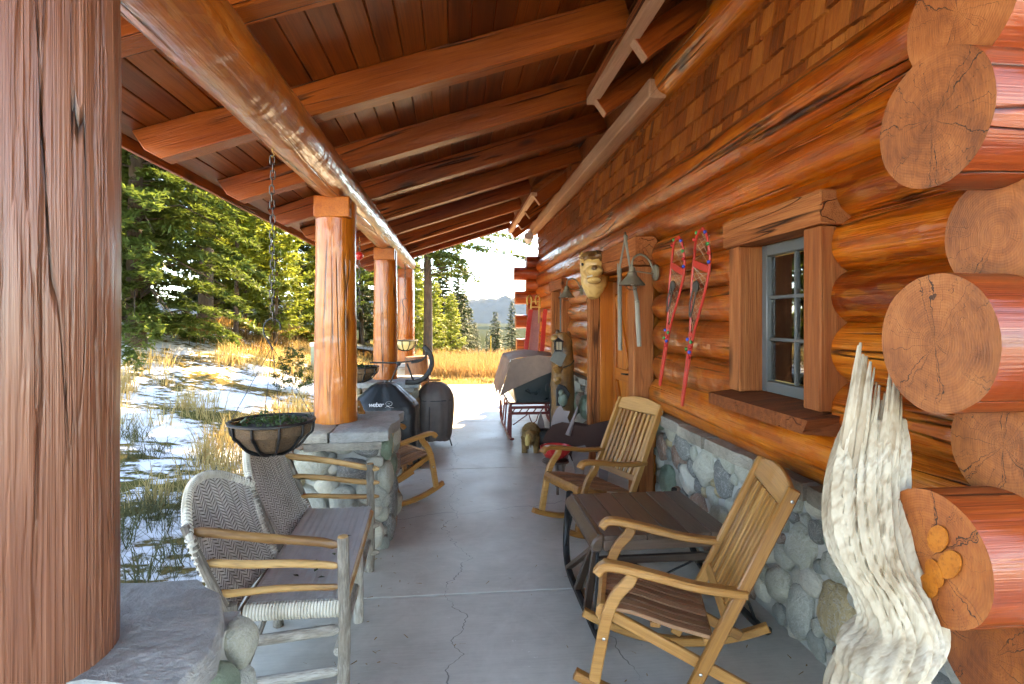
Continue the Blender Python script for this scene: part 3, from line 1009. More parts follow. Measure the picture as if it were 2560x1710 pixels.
# ------------------------------------------------------------------ window and door in the cabin wall
def window(y0, y1, zb, zt, root, near=True):
    w = empty('window', (1.6, (y0 + y1) / 2, zb)) if False else MB().box((1.955, (y0 + y1) / 2, (zb + zt) / 2), (.02, y1 - y0 - .1, zt - zb - .1)).build('window', 'interior', root)
    t = .125; dep = .17; xf = 1.57
    for ya, yb in ((y0, y0 + t), (y1 - t, y1)):
        beam('window_trim', (xf + dep / 2, (ya + yb) / 2, zb + .0), (xf + dep / 2, (ya + yb) / 2, zt), t - .004, dep, 'trim_wood', w, .006, (1, 0, 0), .0015)
    beam('window_trim', (xf + dep / 2 - .012, y0 - .03, zt + .077), (xf + dep / 2 - .012, y1 + .03, zt + .077), dep + .02, .15, 'trim_wood', w, .006, jit=.0015)
    # sloping sill with an undercut end
    out = [(1.475, zb - .09), (1.475, zb - .025), (1.75, zb + .004), (1.75, zb - .11)]
    V = []
    s = MB()
    ya, yb = y0 - .055, y1 + .055
    V = [(x, ya + (.04 if z < zb - .08 and x < 1.5 else 0), z) for x, z in out] + [(x, yb, z) for x, z in out]
    s.add(V, [(0, 1, 2, 3), (7, 6, 5, 4), (0, 4, 5, 1), (1, 5, 6, 2), (2, 6, 7, 3), (3, 7, 4, 0)])
    s.build('window_sill', 'trim_wood', w)
    # sash
    xa = 1.725
    iy0, iy1, iz0, iz1 = y0 + t, y1 - t, zb + .005, zt
    for nm, a, b, ww in (('sash_frame', (xa, iy0 + .025, iz0), (xa, iy0 + .025, iz1), .05), ('sash_frame', (xa, iy1 - .025, iz0), (xa, iy1 - .025, iz1), .05)):
        beam(nm, a, b, ww, .05, 'window_frame', w, .004, (1, 0, 0))
    for z in (iz0 + .03, iz1 - .03):
        beam('sash_frame', (xa - .002, iy0 + .05, z), (xa - .002, iy1 - .05, z), .05, .06, 'window_frame', w, .004)
    if near:
        n = 2
        ym = (iy0 + iy1) / 2
        beam('muntin', (xa, ym, iz0 + .06), (xa, ym, iz1 - .06), .018, .022, 'window_frame', w, .003, (1, 0, 0))
        hh = (iz1 - iz0 - .12)
        for k in (1, 2):
            z = iz0 + .06 + hh * k / 3
            beam('muntin', (xa + .001, iy0 + .05, z), (xa + .001, iy1 - .05, z), .022, .018, 'window_frame', w, .003)
        for r in range(3):
            for c in range(2):
                za = iz0 + .06 + hh * r / 3 + .009; zc = iz0 + .06 + hh * (r + 1) / 3 - .009
                yl, yr = (iy0 + .05, ym - .009) if c == 0 else (ym + .009, iy1 - .05)
                MB().box((xa + .004, (yl + yr) / 2, (za + zc) / 2), (.004, yr - yl, zc - za)).build('pane', 'window_glass', w)
        # curtain inside
        def cur(u, v):
            return (1.752 + .008 * math.sin(u * 70), iy1 - .05 - .235 * u, iz0 + (iz1 - iz0) * v)
        MB().grid(cur, 40, 1).build('curtain', 'curtain', w, ang=180)
        MB().box((1.93, (iy0 + iy1) / 2, (iz0 + iz1) / 2), (.01, iy1 - iy0, iz1 - iz0)).build('interior_wall', 'interior', w)
    else:
        MB().box((xa + .004, (iy0 + iy1) / 2, (iz0 + iz1) / 2), (.004, iy1 - iy0 - .1, iz1 - iz0 - .12)).build('pane', 'window_glass', w)
    return w
window(WIN[0] + .02, WIN[1] - .02, 1.245, 2.055, cabin)
window(WIN2[0] + .02, WIN2[1] - .02, .95, 2.10, cabin, False)

dr = MB().box((1.83, 5.49, 1.2), (.03, 1.7, 2.2)).build('door_frame', 'interior', cabin)
for y in (4.70, 6.265):
    beam('door_trim', (1.59, y, .02), (1.59, y, 2.10), .14, .18, 'trim_wood', dr, .008, (1, 0, 0), .002)
beam('door_header', (1.585, 4.55, 2.225), (1.585, 6.42, 2.225), .20, .24, 'trim_wood', dr, .008, jit=.002)
for y in (4.79, 6.175):
    beam('door_jamb', (1.715, y, .10), (1.715, y, 2.10), .035, .20, 'door_wood', dr, .004, (1, 0, 0))
beam('door_jamb', (1.715, 4.81, 2.085), (1.715, 6.155, 2.085), .20, .03, 'door_wood', dr, .004)
for y0, y1 in ((4.81, 5.478), (5.486, 6.155)):
    door = MB().box((1.805, (y0 + y1) / 2, 1.09), (.015, y1 - y0, 1.94)).build('door', 'door_wood', cabin)
    n = 5
    for k in range(n):
        w = (y1 - y0) / n
        beam('door_plank', (1.787, y0 + w * (k + .5), .12), (1.787, y0 + w * (k + .5), 2.06), w - .004, .02, 'door_wood', door, .004, (1, 0, 0))
    for y in (y0 + .05, y1 - .05):
        beam('door_stile', (1.766, y, .12), (1.766, y, 2.06), .10, .022, 'door_wood', door, .004, (1, 0, 0))
    for z in (.20, 1.05, 1.99):
        beam('door_rail', (1.7655, y0 + .102, z), (1.7655, y1 - .102, z), .022, .13, 'door_wood', door, .004)
    beam('door_brace', (1.7645, y1 - .13, 1.90), (1.7645, y0 + .13, 1.14), .022, .085, 'door_wood', door, .004)
    beam('door_brace', (1.7645, y0 + .13, .29), (1.7645, y1 - .13, .96), .022, .085, 'door_wood', door, .004)
    MB().tube([(1.755, y0 + .10, 1.08), (1.725, y0 + .10, 1.08), (1.72, y0 + .13, 1.08), (1.72, y0 + .22, 1.075)], .009, 8).build('door_handle', 'iron', door)

# ------------------------------------------------------------------ stone piers, posts, beam
PX = -.93
PY = [1.40, 4.47, 7.55, 10.62]
pier_lab = ['stone pier with blue grey flagstone top under the nearest log post',
            'round cobblestone pier beside the stick settee and hanging basket',
            'stone pier behind the covered black grill', 'farthest stone pier under the last porch post']
post_lab = ['thick weathered purple brown log post closest on the left',
            'orange log post standing on the cobble pier behind the settee',
            'cracked orange log post behind the covered grills', 'farthest rough edged orange log post of the porch']
for i, y in enumerate(PY):
    root = empty('stone_pier', (PX, y, 0))
    tag(root, pier_lab[i], 'pier', 'stone piers carrying the porch posts')
    hx, hy = (.31 if i == 0 else .40), .40
    if i == 0: y = 1.33
    MB().box((PX, y, .39), (hx * 2 - .02, hy * 2 - .02, .80)).build('mortar_core', 'mortar', root)
    if i < 3:
        sz = [(.115, 60), (.095, 120), (.075, 300), (.055, 700), (.038, 900)]
        stone_face(root, (PX - hx, y - hy, 0), (1, 0, 0), (0, 0, 1), (0, -1, 0), hx * 2, .79, sz, 40 + i, .055, .6)
        stone_face(root, (PX + hx, y - hy, 0), (0, 1, 0), (0, 0, 1), (1, 0, 0), hy * 2, .79, sz, 50 + i, .055, .6)
    if i == 0:
        slab_piece('capstone', [(-1.45, .92), (-.76, .92), (-.62, 1.06), (-.585, 1.255), (-1.45, 1.275)], .785, .845, 'capstone', root, 1.3, .02)
        slab_piece('capstone', [(-1.45, 1.28), (-.80, 1.295), (-.60, 1.265), (-.575, 1.42), (-.650, 1.69), (-.78, 1.80), (-1.05, 1.79), (-1.45, 1.80)], .79, .862, 'capstone', root, 4.1, .02)
    else:
        slab_piece('capstone', [(PX - .47, y - .47), (PX + .05, y - .49), (PX + .03, y + .46), (PX - .47, y + .47)], .79, .855, 'ledge_stone' if i == 1 else 'capstone', root, i * 5.1, .02)
        slab_piece('capstone', [(PX + .06, y - .49), (PX + .45, y - .45), (PX + .48, y + .44), (PX + .04, y + .46)], .785, .857, 'capstone', root, i * 7.7, .02)
        slab_piece('capstone', [(PX - .10, y - .50), (PX + .40, y - .485), (PX + .38, y - .34), (PX - .12, y - .33)], .735, .787, 'ledge_stone', root, i * 9.7, .02)

def big_post(x, y, z0, z1, r):
    """nearest post: long drying checks and swollen knots cut into the surface"""
    n, st = 760, 150
    A = np.linspace(0, 2 * np.pi, n, endpoint=False)
    Z = np.linspace(z0, z1, st + 1)
    rs = np.random.default_rng(5)
    rad = np.zeros((st + 1, n))
    for i, z in enumerate(Z):
        for j in range(0, n, 10):
            a = A[j]
            q = Vector((math.cos(a) * 1.1, math.sin(a) * 1.1, z * .9))
            v = 1 + .035 * noise.noise(q) + .02 * noise.noise(q * 2.7) + .03 * (z1 - z) / (z1 - z0)
            rad[i, j] = v
        k = np.arange(n)
        rad[i] = np.interp(k, np.append(np.arange(0, n, 10), n), np.append(rad[i, 0::10], rad[i, 0]))
    rad *= r
    AA, ZZ = np.meshgrid(A, Z)
    knots = [(-.62, 1.60, .055), (-.35, 1.02, .06), (-1.45, 1.33, .03), (-1.5, .98, .03), (-1.25, 1.12, .02), (-1.7, 1.45, .02), (-.3, 2.2, .04)]
    shift = np.zeros_like(AA)
    for ka, kz, kr in knots:
        d2 = ((AA - ka) * r / kr) ** 2 + ((ZZ - kz) / (kr * 1.3)) ** 2
        rad += .014 * (kr / .05) * np.exp(-d2 * 1.0) - .007 * (kr / .05) * np.exp(-d2 * 5)
        shift += np.sign(AA - ka) * .10 * np.exp(-d2 * .35)
    for c in range(120):
        a0 = rs.uniform(-np.pi, np.pi)
        zc, ln = rs.uniform(z0, z1), rs.uniform(.15, .8)
        dep, wd = rs.uniform(.002, .006), rs.uniform(.0018, .0032)
        if c < 16: dep = rs.uniform(.005, .009); ln = 1.3; wd = rs.uniform(.0022, .0034)
        path = a0 + .05 * np.sin(ZZ * rs.uniform(1, 3) + rs.uniform(0, 6)) + .010 * np.sin(ZZ * rs.uniform(9, 17) + rs.uniform(0, 6)) + .004 * np.sin(ZZ * rs.uniform(25, 50))
        da = np.abs((AA - shift * .6 - path + np.pi) % (2 * np.pi) - np.pi)
        gate = np.clip(1 - np.abs(ZZ - zc) / ln, 0, 1) ** .5
        rad -= dep * gate * np.clip(1.25 - da / (wd / r), 0, 1)
    # soft weathered ridges between the checks
    for c in range(150):
        a0 = rs.uniform(-np.pi, np.pi); wd = rs.uniform(.010, .035)
        path = a0 + .03 * np.sin(ZZ * rs.uniform(1, 4) + rs.uniform(0, 6))
        da = np.abs((AA - shift - path + np.pi) % (2 * np.pi) - np.pi)
        gate = np.clip(1 - np.abs(ZZ - rs.uniform(z0, z1)) / rs.uniform(.2, .9), 0, 1)
        rad += rs.uniform(-.0009, .0012) * gate * np.exp(-(da / wd) ** 2)
    # local X is the grain axis: build lying down then stand it up
    V = np.stack([ZZ - z0, np.cos(AA) * rad, np.sin(AA) * rad], -1).reshape(-1, 3)
    idx = np.arange((st + 1) * n).reshape(st + 1, n)
    F = np.stack([idx[:-1], np.roll(idx, -1, 1)[:-1], np.roll(idx, -1, 1)[1:], idx[1:]], -1).reshape(-1, 4)
    me = bpy.data.meshes.new('log_post')
    me.from_pydata(V.tolist(), [], F.tolist())
    me.polygons.foreach_set('use_smooth', [True] * len(F))
    me.update()
    # x->z, y->x, z->y
    m = Matrix(((0, 1, 0, x), (0, 0, 1, y), (1, 0, 0, z0), (0, 0, 0, 1)))
    return link('log_post', me, 'post_weathered', None, m)

BZ = 2.57
for i, y in enumerate(PY):
    if i == 0:
        o = big_post(-1.012, y, .86, BZ + .05, .195)
    else:
        root = empty('log_post', (PX, y, .86))
        log('post_trunk', (PX, y, .856), (PX, y, BZ - .02), .158 + .004 * (i % 2), .150, ('post_wood', 'end_grain'), root, 70 + i, n=36, dx=.10, amp=.05, hew=.8)
        s = beam('saddle_block', (PX, y - .155, BZ - .075), (PX, y + .155, BZ - .075), .265, .16, 'door_wood', root, .008)
        o = root
    tag(o, post_lab[i], 'post', 'log posts of the porch')
bm_o = log('porch_beam', (PX - .01, -.6, BZ + .135), (PX, 11.05, BZ + .14), .150, .146, ('beam_wood', 'end_grain'), None, 91, n=44, dx=.07, amp=.05, hew=1.6)
tag(bm_o, 'long hand peeled log beam carried by the porch posts', 'beam')

# ------------------------------------------------------------------ porch roof
SL = .325
def zr(x):                       # underside of the porch rafters
    return 2.845 + SL * (x - PX)
XE = -1.80
roof = empty('porch_roof', (0, 5, 2.8))
tag(roof, 'low sloped porch roof of red brown rafters and ceiling boards', 'roof')
RY = [1.18, 2.36, 3.53, 4.71, 5.88, 7.05, 8.22, 9.39, 10.5, 11.35]
RD = .20
pitch = math.atan(SL)
for y in RY:
    xe = 1.12 if (y < 4.65 or y > 8.05) else 1.60
    cs = math.cos(pitch)
    L = (xe - XE) / cs
    # outline along the slope: x along rafter, z up from the underside
    out = [(.085, 0), (L, 0), (L, RD), (-.02, RD), (.012, .075)]
    m = Matrix.Translation((XE, y, zr(XE))) @ Matrix.Rotation(-pitch, 4, 'Y')
    MB().prism(out, .135, None, 0, .006).build('rafter', 'rafter_wood', roof, m)
# tongue and groove ceiling boards running the length of the porch
pw = .142
x = XE - .14
k = 0
while x < 2.08:
    xa, xb = x, x + pw * math.cos(pitch)
    zc = zr((xa + xb) / 2) + RD / math.cos(pitch) + .012
    m = axisM((((xa + xb) / 2), -.45, zc), (((xa + xb) / 2), 11.5, zc), (-math.sin(pitch), 0, math.cos(pitch)))
    MB().cbox(11.95, pw - .003, .022, .006).build('ceiling_board', 'plank_wood', roof, m)
    x = xb; k += 1
zt = lambda x: zr(x) + RD / math.cos(pitch) + .03
MB().add([(XE - .16, -.45, zt(XE - .16)), (2.12, -.45, zt(2.12)), (2.12, 11.5, zt(2.12)), (XE - .16, 11.5, zt(XE - .16)),
          (XE - .16, -.45, zt(XE - .16) + .06), (2.12, -.45, zt(2.12) + .06), (2.12, 11.5, zt(2.12) + .06), (XE - .16, 11.5, zt(XE - .16) + .06)],
         [(0, 3, 2, 1), (4, 5, 6, 7), (0, 1, 5, 4), (1, 2, 6, 5), (2, 3, 7, 6), (3, 0, 4, 7)]).build('roof_deck', 'roof_metal', roof)
beam('eave_board', (XE - .165, -.45, zr(XE - .16) + RD + .01), (XE - .165, 11.52, zr(XE - .16) + RD + .01), .03, .11, 'rafter_wood', roof)

# main roof of the cabin with its own rafters, tails showing under the eave
mroof = empty('main_roof', (3, 6, 3.4))
tag(mroof, 'steep main cabin roof whose pale eave boards and rafter ends show above the porch', 'roof')
MS = .73
mp = math.atan(MS)
MX, MZ = 1.165, 3.28
for y in (1.5, 2.5, 3.5, 4.48, 8.09, 9.2, 10.35, 11.5):
    L = 1.4
    out = [(0, 0), (L, 0), (L, .17), (0, .17)]
    m = Matrix.Translation((MX + .05, y, MZ + .03)) @ Matrix.Rotation(-mp, 4, 'Y')
    MB().prism(out, .09, None, 0, .004).build('rafter', 'rafter_wood', mroof, m)
    m2 = Matrix.Translation((MX + .05, y, MZ + .03)) @ Matrix.Rotation(-mp, 4, 'Y') @ Matrix.Translation((-.003, 0, .085))
    MB().box((0, 0, 0), (.006, .084, .162)).build('rafter_end', 'pale_trim', mroof, m2)
for ya, yb in ((-.4, 4.56), (8.0, 11.62)):
    z = MZ + .17
    beam('eave_board', (MX - .045, ya, z), (MX - .045, yb, z), .085, .05, 'pale_trim', mroof, .004, (0, 0, 1))
    beam('eave_board', (MX - .075, ya, z + .06), (MX - .075, yb, z + .06), .03, .07, 'trim_wood', mroof, .004)
def mzt(x): return MZ + .25 + MS * (x - MX)
for ya, yb, xa in ((-.4, 4.56, MX - .08), (4.56, 8.0, 1.70), (8.0, 11.75, MX - .08)):
    MB().add([(xa, ya, mzt(xa)), (5.8, ya, mzt(5.8)), (5.8, yb, mzt(5.8)), (xa, yb, mzt(xa)),
              (xa, ya, mzt(xa) + .07), (5.8, ya, mzt(5.8) + .07), (5.8, yb, mzt(5.8) + .07), (xa, yb, mzt(xa) + .07)],
             [(0, 3, 2, 1), (4, 5, 6, 7), (0, 1, 5, 4), (1, 2, 6, 5), (2, 3, 7, 6), (3, 0, 4, 7)]).build('roof_deck', 'trim_wood', mroof)
# timber plate and round plate log along the top of the shingles
beam('wall_plate', (1.555, 4.20, 3.44), (1.555, 11.2, 3.44), .14, .15, 'pale_trim', cabin, .012, jit=.003)
MB().box((1.61, 6.1, 3.69), (.02, 10.3, .36)).build('glint_cover_board', 'trim_wood', cabin)  # added board that hides the glancing sky reflection on the ceiling boards
log('plate_log', (1.66, .6, 3.50), (1.62, 11.75, 3.52), .12, .12, ('log_varnish', 'end_grain'), cabin, 133, n=24, dx=.15)

# ------------------------------------------------------------------ rocking chairs
def arc_strip(pts, t0, t1):
    """closed outline of a bent strip around a centre line (x,z) with half thickness going t0..t1"""
    a, b = [], []
    n = len(pts)
    for i, p in enumerate(pts):
        q0, q1 = Vector(pts[max(0, i - 1)]), Vector(pts[min(n - 1, i + 1)])
        d = (q1 - q0).normalized(); nn = Vector((-d.y, d.x))
        t = t0 + (t1 - t0) * i / (n - 1)
        a.append((p[0] + nn.x * t, p[1] + nn.y * t)); b.append((p[0] - nn.x * t, p[1] - nn.y * t))
    return a + b[::-1]

def bez(pts, n=14):
    P = [Vector(p) for p in pts]
    out = []
    for i in range(len(P) - 1):
        p0, p1, p2, p3 = P[max(i - 1, 0)], P[i], P[i + 1], P[min(i + 2, len(P) - 1)]
        for k in range(n):
            t = k / n
            out.append(.5 * ((2 * p1) + (p2 - p0) * t + (2 * p0 - 5 * p1 + 4 * p2 - p3) * t * t + (3 * p1 - p0 - 3 * p2 + p3) * t ** 3))
    out.append(P[-1])
    return [tuple(p) for p in out]

def make_rocker():
    root = empty('rocking_chair')
    W = .275
    for s in (-1, 1):
        y = s * W
        T = lambda yy: Matrix.Translation((0, yy, 0))
        pts = [(-.50 + .96 * i / 16, ((-.50 + .96 * i / 16) ** 2) / 2.0 + .022) for i in range(17)]
        MB().prism(arc_strip(pts, .021, .021), .045, None, 0, .006).build('rocker', 'chair_wood', root, T(y))
        fl = bez([(.375, .085), (.345, .25), (.315, .40), (.275, .50), (.215, .575), (.20, .615)], 5)
        MB().prism(arc_strip(fl, .026, .026), .034, None, 0, .005).build('front_leg', 'chair_wood', root, T(y + s * .004))
        beam('brace', (.30, y - s * .032, .40), (-.36, y - s * .032, .10), .026, .05, 'chair_wood', root, .004)
        beam('back_post', (-.03, y, .06), (-.475, y, 1.03), .034, .055, 'chair_wood', root, .006, (1, 0, .5))
        ar = bez([(.36, .600), (.33, .634), (.26, .638), (.10, .612), (-.08, .580), (-.285, .568)], 6)
        MB().prism(arc_strip(ar, .020, .016), .062, None, 0, .008).build('armrest', 'chair_wood', root, T(y + s * .012))
        for bx, bz in ((.328, .31), (-.09, .20), (-.46, .98)):
            MB().lathe([(.0075, 0), (.0075, .003), (.004, .005)], 8).build('bolt', 'chair_bolt', root, Matrix.Translation((bx, y + s * .0215, bz)) @ Matrix.Rotation(-s * math.pi / 2, 4, 'X'))
    # seat, slats running front to back and dipping towards the rear
    for k in range(9):
        y = -.232 + .058 * k
        sp = bez([(.335, .432), (.20, .420), (.02, .375), (-.14, .345)], 4)
        MB().prism(arc_strip(sp, .009, .009), .050, None, 0, .003).build('seat_slat', 'seat_wood', root, Matrix.Translation((0, y, 0)))
    fr = [(.318, .36), (.352, .37), (.366, .40), (.362, .43), (.345, .448), (.325, .447)]
    MB().prism(fr, W * 2 - .04, None, 0, .004).build('seat_front_rail', 'chair_wood', root)
    for x, z in ((.10, .375), (-.13, .325)):
        beam('seat_rail', (x, -W + .02, z), (x, W - .02, z), .045, .024, 'chair_wood', root)
    # back: lower rail, slats, arched crest
    A, B = Vector((-.205, 0, .44)), Vector((-.455, 0, .985))
    d = (B - A).normalized()
    nrm = Vector((d.z, 0, -d.x))
    beam('back_rail', tuple(A + Vector((0, -W + .018, 0))), tuple(A + Vector((0, W - .018, 0))), .024, .05, 'chair_wood', root, .004, tuple(d))
    nsl = 9
    for k in range(nsl):
        y = -.218 + .0545 * k
        a = A + d * .015; b = B - d * .055
        beam('back_slat', (a.x, y, a.z), (b.x, y, b.z), .034, .014, 'chair_wood', root, .003, tuple(nrm))
    out = []
    hw = W - .018
    for i in range(13):
        u = -1 + 2 * i / 12
        out.append((u * hw, .045 + .038 * (1 - u * u)))
    out += [(hw, -.05), (-hw, -.05)]
    # prism outline is (x,z) -> (y, along d)
    m = Matrix(((0, nrm.x, d.x, B.x), (-1, 0, 0, 0), (0, nrm.z, d.z, B.z), (0, 0, 0, 1)))
    MB().prism(out, .026, None, 0, .006).build('crest_rail', 'chair_wood', root, m)
    return root

def place(o, x, y, fwd, z=0, tilt=0):
    a = math.atan2(fwd[1], fwd[0])
    o.matrix_world = Matrix.Translation((x, y, z)) @ Matrix.Rotation(a, 4, 'Z') @ Matrix.Rotation(tilt, 4, 'Y') @ Matrix.Scale(.94, 4)
    return o
ch0 = make_rocker()
spots = [(1.0, 2.50, (-.956, .294), 'slatted wooden rocking chair in the right foreground beside the dark sled table'),
         (1.11, 4.36, (-.93, -.36), 'slatted wooden rocking chair against the stone wall beyond the sled table'),
         (-.62, 5.22, (.80, .60), 'wooden rocking chair on the left half hidden by the cobble pier')]
rest_ = [copy_tree(ch0) for _ in spots[1:]]
for o, (x, y, f, lab) in zip([ch0] + rest_, spots):
    place(o, x, y, f, 0.0)
    tag(o, lab, 'rocking chair', 'wooden rocking chairs on the porch')

# ------------------------------------------------------------------ sled coffee table
st = empty('sled_table', (1.12, 3.25, 0))
tag(st, 'dark brown sled turned coffee table with iron runners between the rocking chairs', 'table')
TX0, TX1, TY0, TY1, TZ = .78, 1.49, 2.90, 3.62, .50
nb = 6
bw = (TX1 - TX0) / nb
for k in range(nb):
    x = TX0 + bw * (k + .5)
    beam('top_board', (x, TY0, TZ - .014), (x, TY1, TZ - .014), bw - .004, .028, 'sled_wood', st, .003)
for y in (TY0 + .02, TY1 - .02):
    beam('edge_rail', (TX0, y, TZ - .055), (TX1, y, TZ - .055), .035, .055, 'sled_wood', st, .004)
# rounded lip along the left edge
lip = [(TX0 - .002, TZ), (TX0 - .02, TZ + .004), (TX0 - .055, TZ - .02), (TX0 - .07, TZ - .05), (TX0 - .06, TZ - .085), (TX0 - .02, TZ - .09), (TX0 - .002, TZ - .06)]
MB().prism(lip, TY1 - TY0, None, 0, .01).build('lip_board', 'sled_wood', st, Matrix.Translation((0, (TY0 + TY1) / 2, 0)))
MB().tube([(TX0 - .03, TY0 + .01, TZ + .004), (TX0 - .03, TY1 - .01, TZ + .004)], .005, 6).build('edge_wire', 'chain_steel', st)
for sx, xt, xr in ((-1, TX0 - .03, .725), (1, TX1 - .02, 1.60)):
    pts = bez([(xr, 2.74, .05), (xr, 2.80, .022), (xr, 3.2, .018), (xr, 3.55, .03), (xr - sx * .01, 3.70, .13), (xt, 3.735, .30), (xt, 3.66, .50)], 6)
    MB().tube(pts, .017, 8, flat=1.3).build('runner', 'iron', st)
    for yt, yb in ((2.98, 3.58), (3.00, 3.30), (2.96, 3.06)):
        beam('strut', (xt + sx * .0, yt, TZ - .09), (xr, yb, .035), .026, .042, 'sled_wood', st, .004, (1, 0, 0))
    MB().tube([(xt, 2.93, TZ - .08), (xr, 2.86, .03)], .008, 6).build('strut_rod', 'iron', st)
    MB().tube([(xt, 3.56, TZ - .09), (xr, 3.66, .15)], .008, 6).build('strut_rod', 'iron', st)
beam('cross_bar', (.74, 3.0, .33), (1.57, 3.0, .33), .03, .04, 'sled_wood', st)
MB().tube([(.76, 3.02, TZ - .08), (1.14, 3.05, .20), (1.56, 3.02, TZ - .10)], .007, 6).build('strut_rod', 'iron', st)

# ------------------------------------------------------------------ stick settee with two woven backs
be = empty('settee', (-.7, 3.1, 0))
tag(be, 'rustic stick settee with two woven cane backs along the left edge', 'bench')
yA, yB = 2.50, 3.74
fx, rx = -.50, -.92
SZt = .425
sd2 = 300
for (x, y, h, nm, tx, ty) in ((fx + .01, yA, .70, 'front_post', 0, 0), (fx - .06, yB, .70, 'front_post', 0, .0), (fx - .03, (yA + yB) / 2, .40, 'front_post', 0, 0),
                      (rx - .02, yA - .04, .45, 'rear_post', -.0, 0), (rx - .06, yB, .45, 'rear_post', 0, 0), (rx - .03, (yA + yB) / 2, .45, 'rear_post', 0, 0)):
    sd2 += 1
    o = rod(nm, (x, y, 0.0), (x + tx, y + ty, h), .027, .025, 'stick_bark', be, 10, .14, 10, sd2, bend=.008)
    if h > .5:
        MB().lathe([(.022, 0), (.022, .004), (.0, .0041)], 10, cap=False).build('post_end', 'stick_peeled', be, Matrix.Translation((x + tx, y + ty, h)))
# back posts leaning outwards behind the weaving
for y, lean in ((yA - .05, -.05), ((yA + yB) / 2, 0), (yB + .02, .03)):
    sd2 += 1
    rod('back_post', (rx - .03, y, .40), (rx - .19, y + lean * .6, .80), .022, .018, 'stick_bark', be, 8, .1, 6, sd2)
# arm rails at both ends
for y, yr in ((yA, yA - .045), (yB, yB + .01)):
    for za, zb, r in ((.665, .765, .021), (.575, .63, .018), (.485, .50, .016)):
        sd2 += 1
        dx = -.10 * (zb - .45) / .3
        rod('arm_rail', (rx - .07 + dx, yr, zb), (fx, y, za), r, r * .92, 'stick_peeled', be, 10, .16, 8, sd2, tip=.03, bend=.012)
# side and front stretchers
for z, r in ((.285, .022), (.105, .022)):
    for y, yr in ((yA, yA - .04), (yB, yB)):
        sd2 += 1
        rod('stretcher', (rx - .0, yr, z), (fx + .0, y, z + .015), r, r, 'stick_bark', be, 10, .13, 8, sd2, tip=.03)
for x, z, r in ((fx - .02, .385, .026), (rx - .03, .36, .022), (fx - .03, .20, .02)):
    sd2 += 1
    rod('long_rail', (x + .02, yA, z), (x - .04, yB, z), r, r, 'stick_bark' if z != .385 else 'stick_peeled', be, 10, .12, 12, sd2)
rod('brace_stick', (rx - .01, yA - .02, .06), (rx + .02, (yA + yB) / 2, .37), .017, .015, 'stick_bark', be, 8, .12, 8, 77)

def weave(fn, nu, nv, thick, over, name, mat, parent, zig, wd):
    """herringbone weaving laid on the surface fn(u,v): slivers that lean one way in one band and the other way in the next"""
    Q = []
    def nrm(u, v):
        e = .004
        a = Vector(fn(min(1, u + e), v)) - Vector(fn(max(0, u - e), v)); b = Vector(fn(u, min(1, v + e))) - Vector(fn(u, max(0, v - e)))
        n = a.cross(b)
        return n.normalized() if n.length else Vector((0, 0, 1))
    for i in range(nu):
        s = 1 if i % 2 == 0 else -1
        for j in range(-1, nv + 1):
            u0, u1 = (i - .16) / nu, (i + 1.16) / nu
            um = (u0 + u1) / 2
            va, vb = (j + .5 - s * zig) / nv, (j + .5 + s * zig) / nv
            hw = wd / nv
            pts = []
            for (uu, vv, hh) in ((u0, va, 0), (um, (va + vb) / 2, 1), (u1, vb, 0)):
                for e in (-hw, hw):
                    u_, v_ = min(1, max(0, uu)), min(1, max(0, vv + e))
                    p = Vector(fn(u_, v_)) + nrm(u_, v_) * (thick * (.25 + hh))
                    pts.append(p)
            Q.append([pts[0], pts[2], pts[3], pts[1]]); Q.append([pts[2], pts[4], pts[5], pts[3]])
    return Q

def weave_obj(name, fn, nu, nv, parent, both=False, zig=.9, wd=.33, thick=.006):
    base = MB().grid(lambda u, v: tuple(Vector(fn(u, v))), 18, 18)
    m0 = base.build(name, 'cane' if 'seat' in name else 'cane_gap_shade', parent, ang=180)
    Q = weave(fn, nu, nv, thick, 1, name, 'cane', parent, zig, wd)
    if both:
        Q += weave(fn, nu, nv, -thick, 1, name, 'cane', parent, zig, wd)
    arr = np.array([[tuple(p) for p in q] for q in Q])
    # world to mesh space is identity here
    o = quads('weaving', arr, 'cane_grey' if 'seat' in name else 'cane', m0, None, kind='stuff')
    return m0
ym = (yA + yB) / 2
def seat_fn(u, v):
    y = yA + .02 + (yB - yA - .04) * v
    x = (fx + .012 - .06 * v) * u + (rx + .02 - .05 * v) * (1 - u)
    sag = .022 * math.sin(math.pi * u) * math.sin(math.pi * v) ** .5
    return (x, y, SZt - sag)
weave_obj('woven_seat', seat_fn, 11, 74, be, zig=1.3, wd=.30, thick=.008)
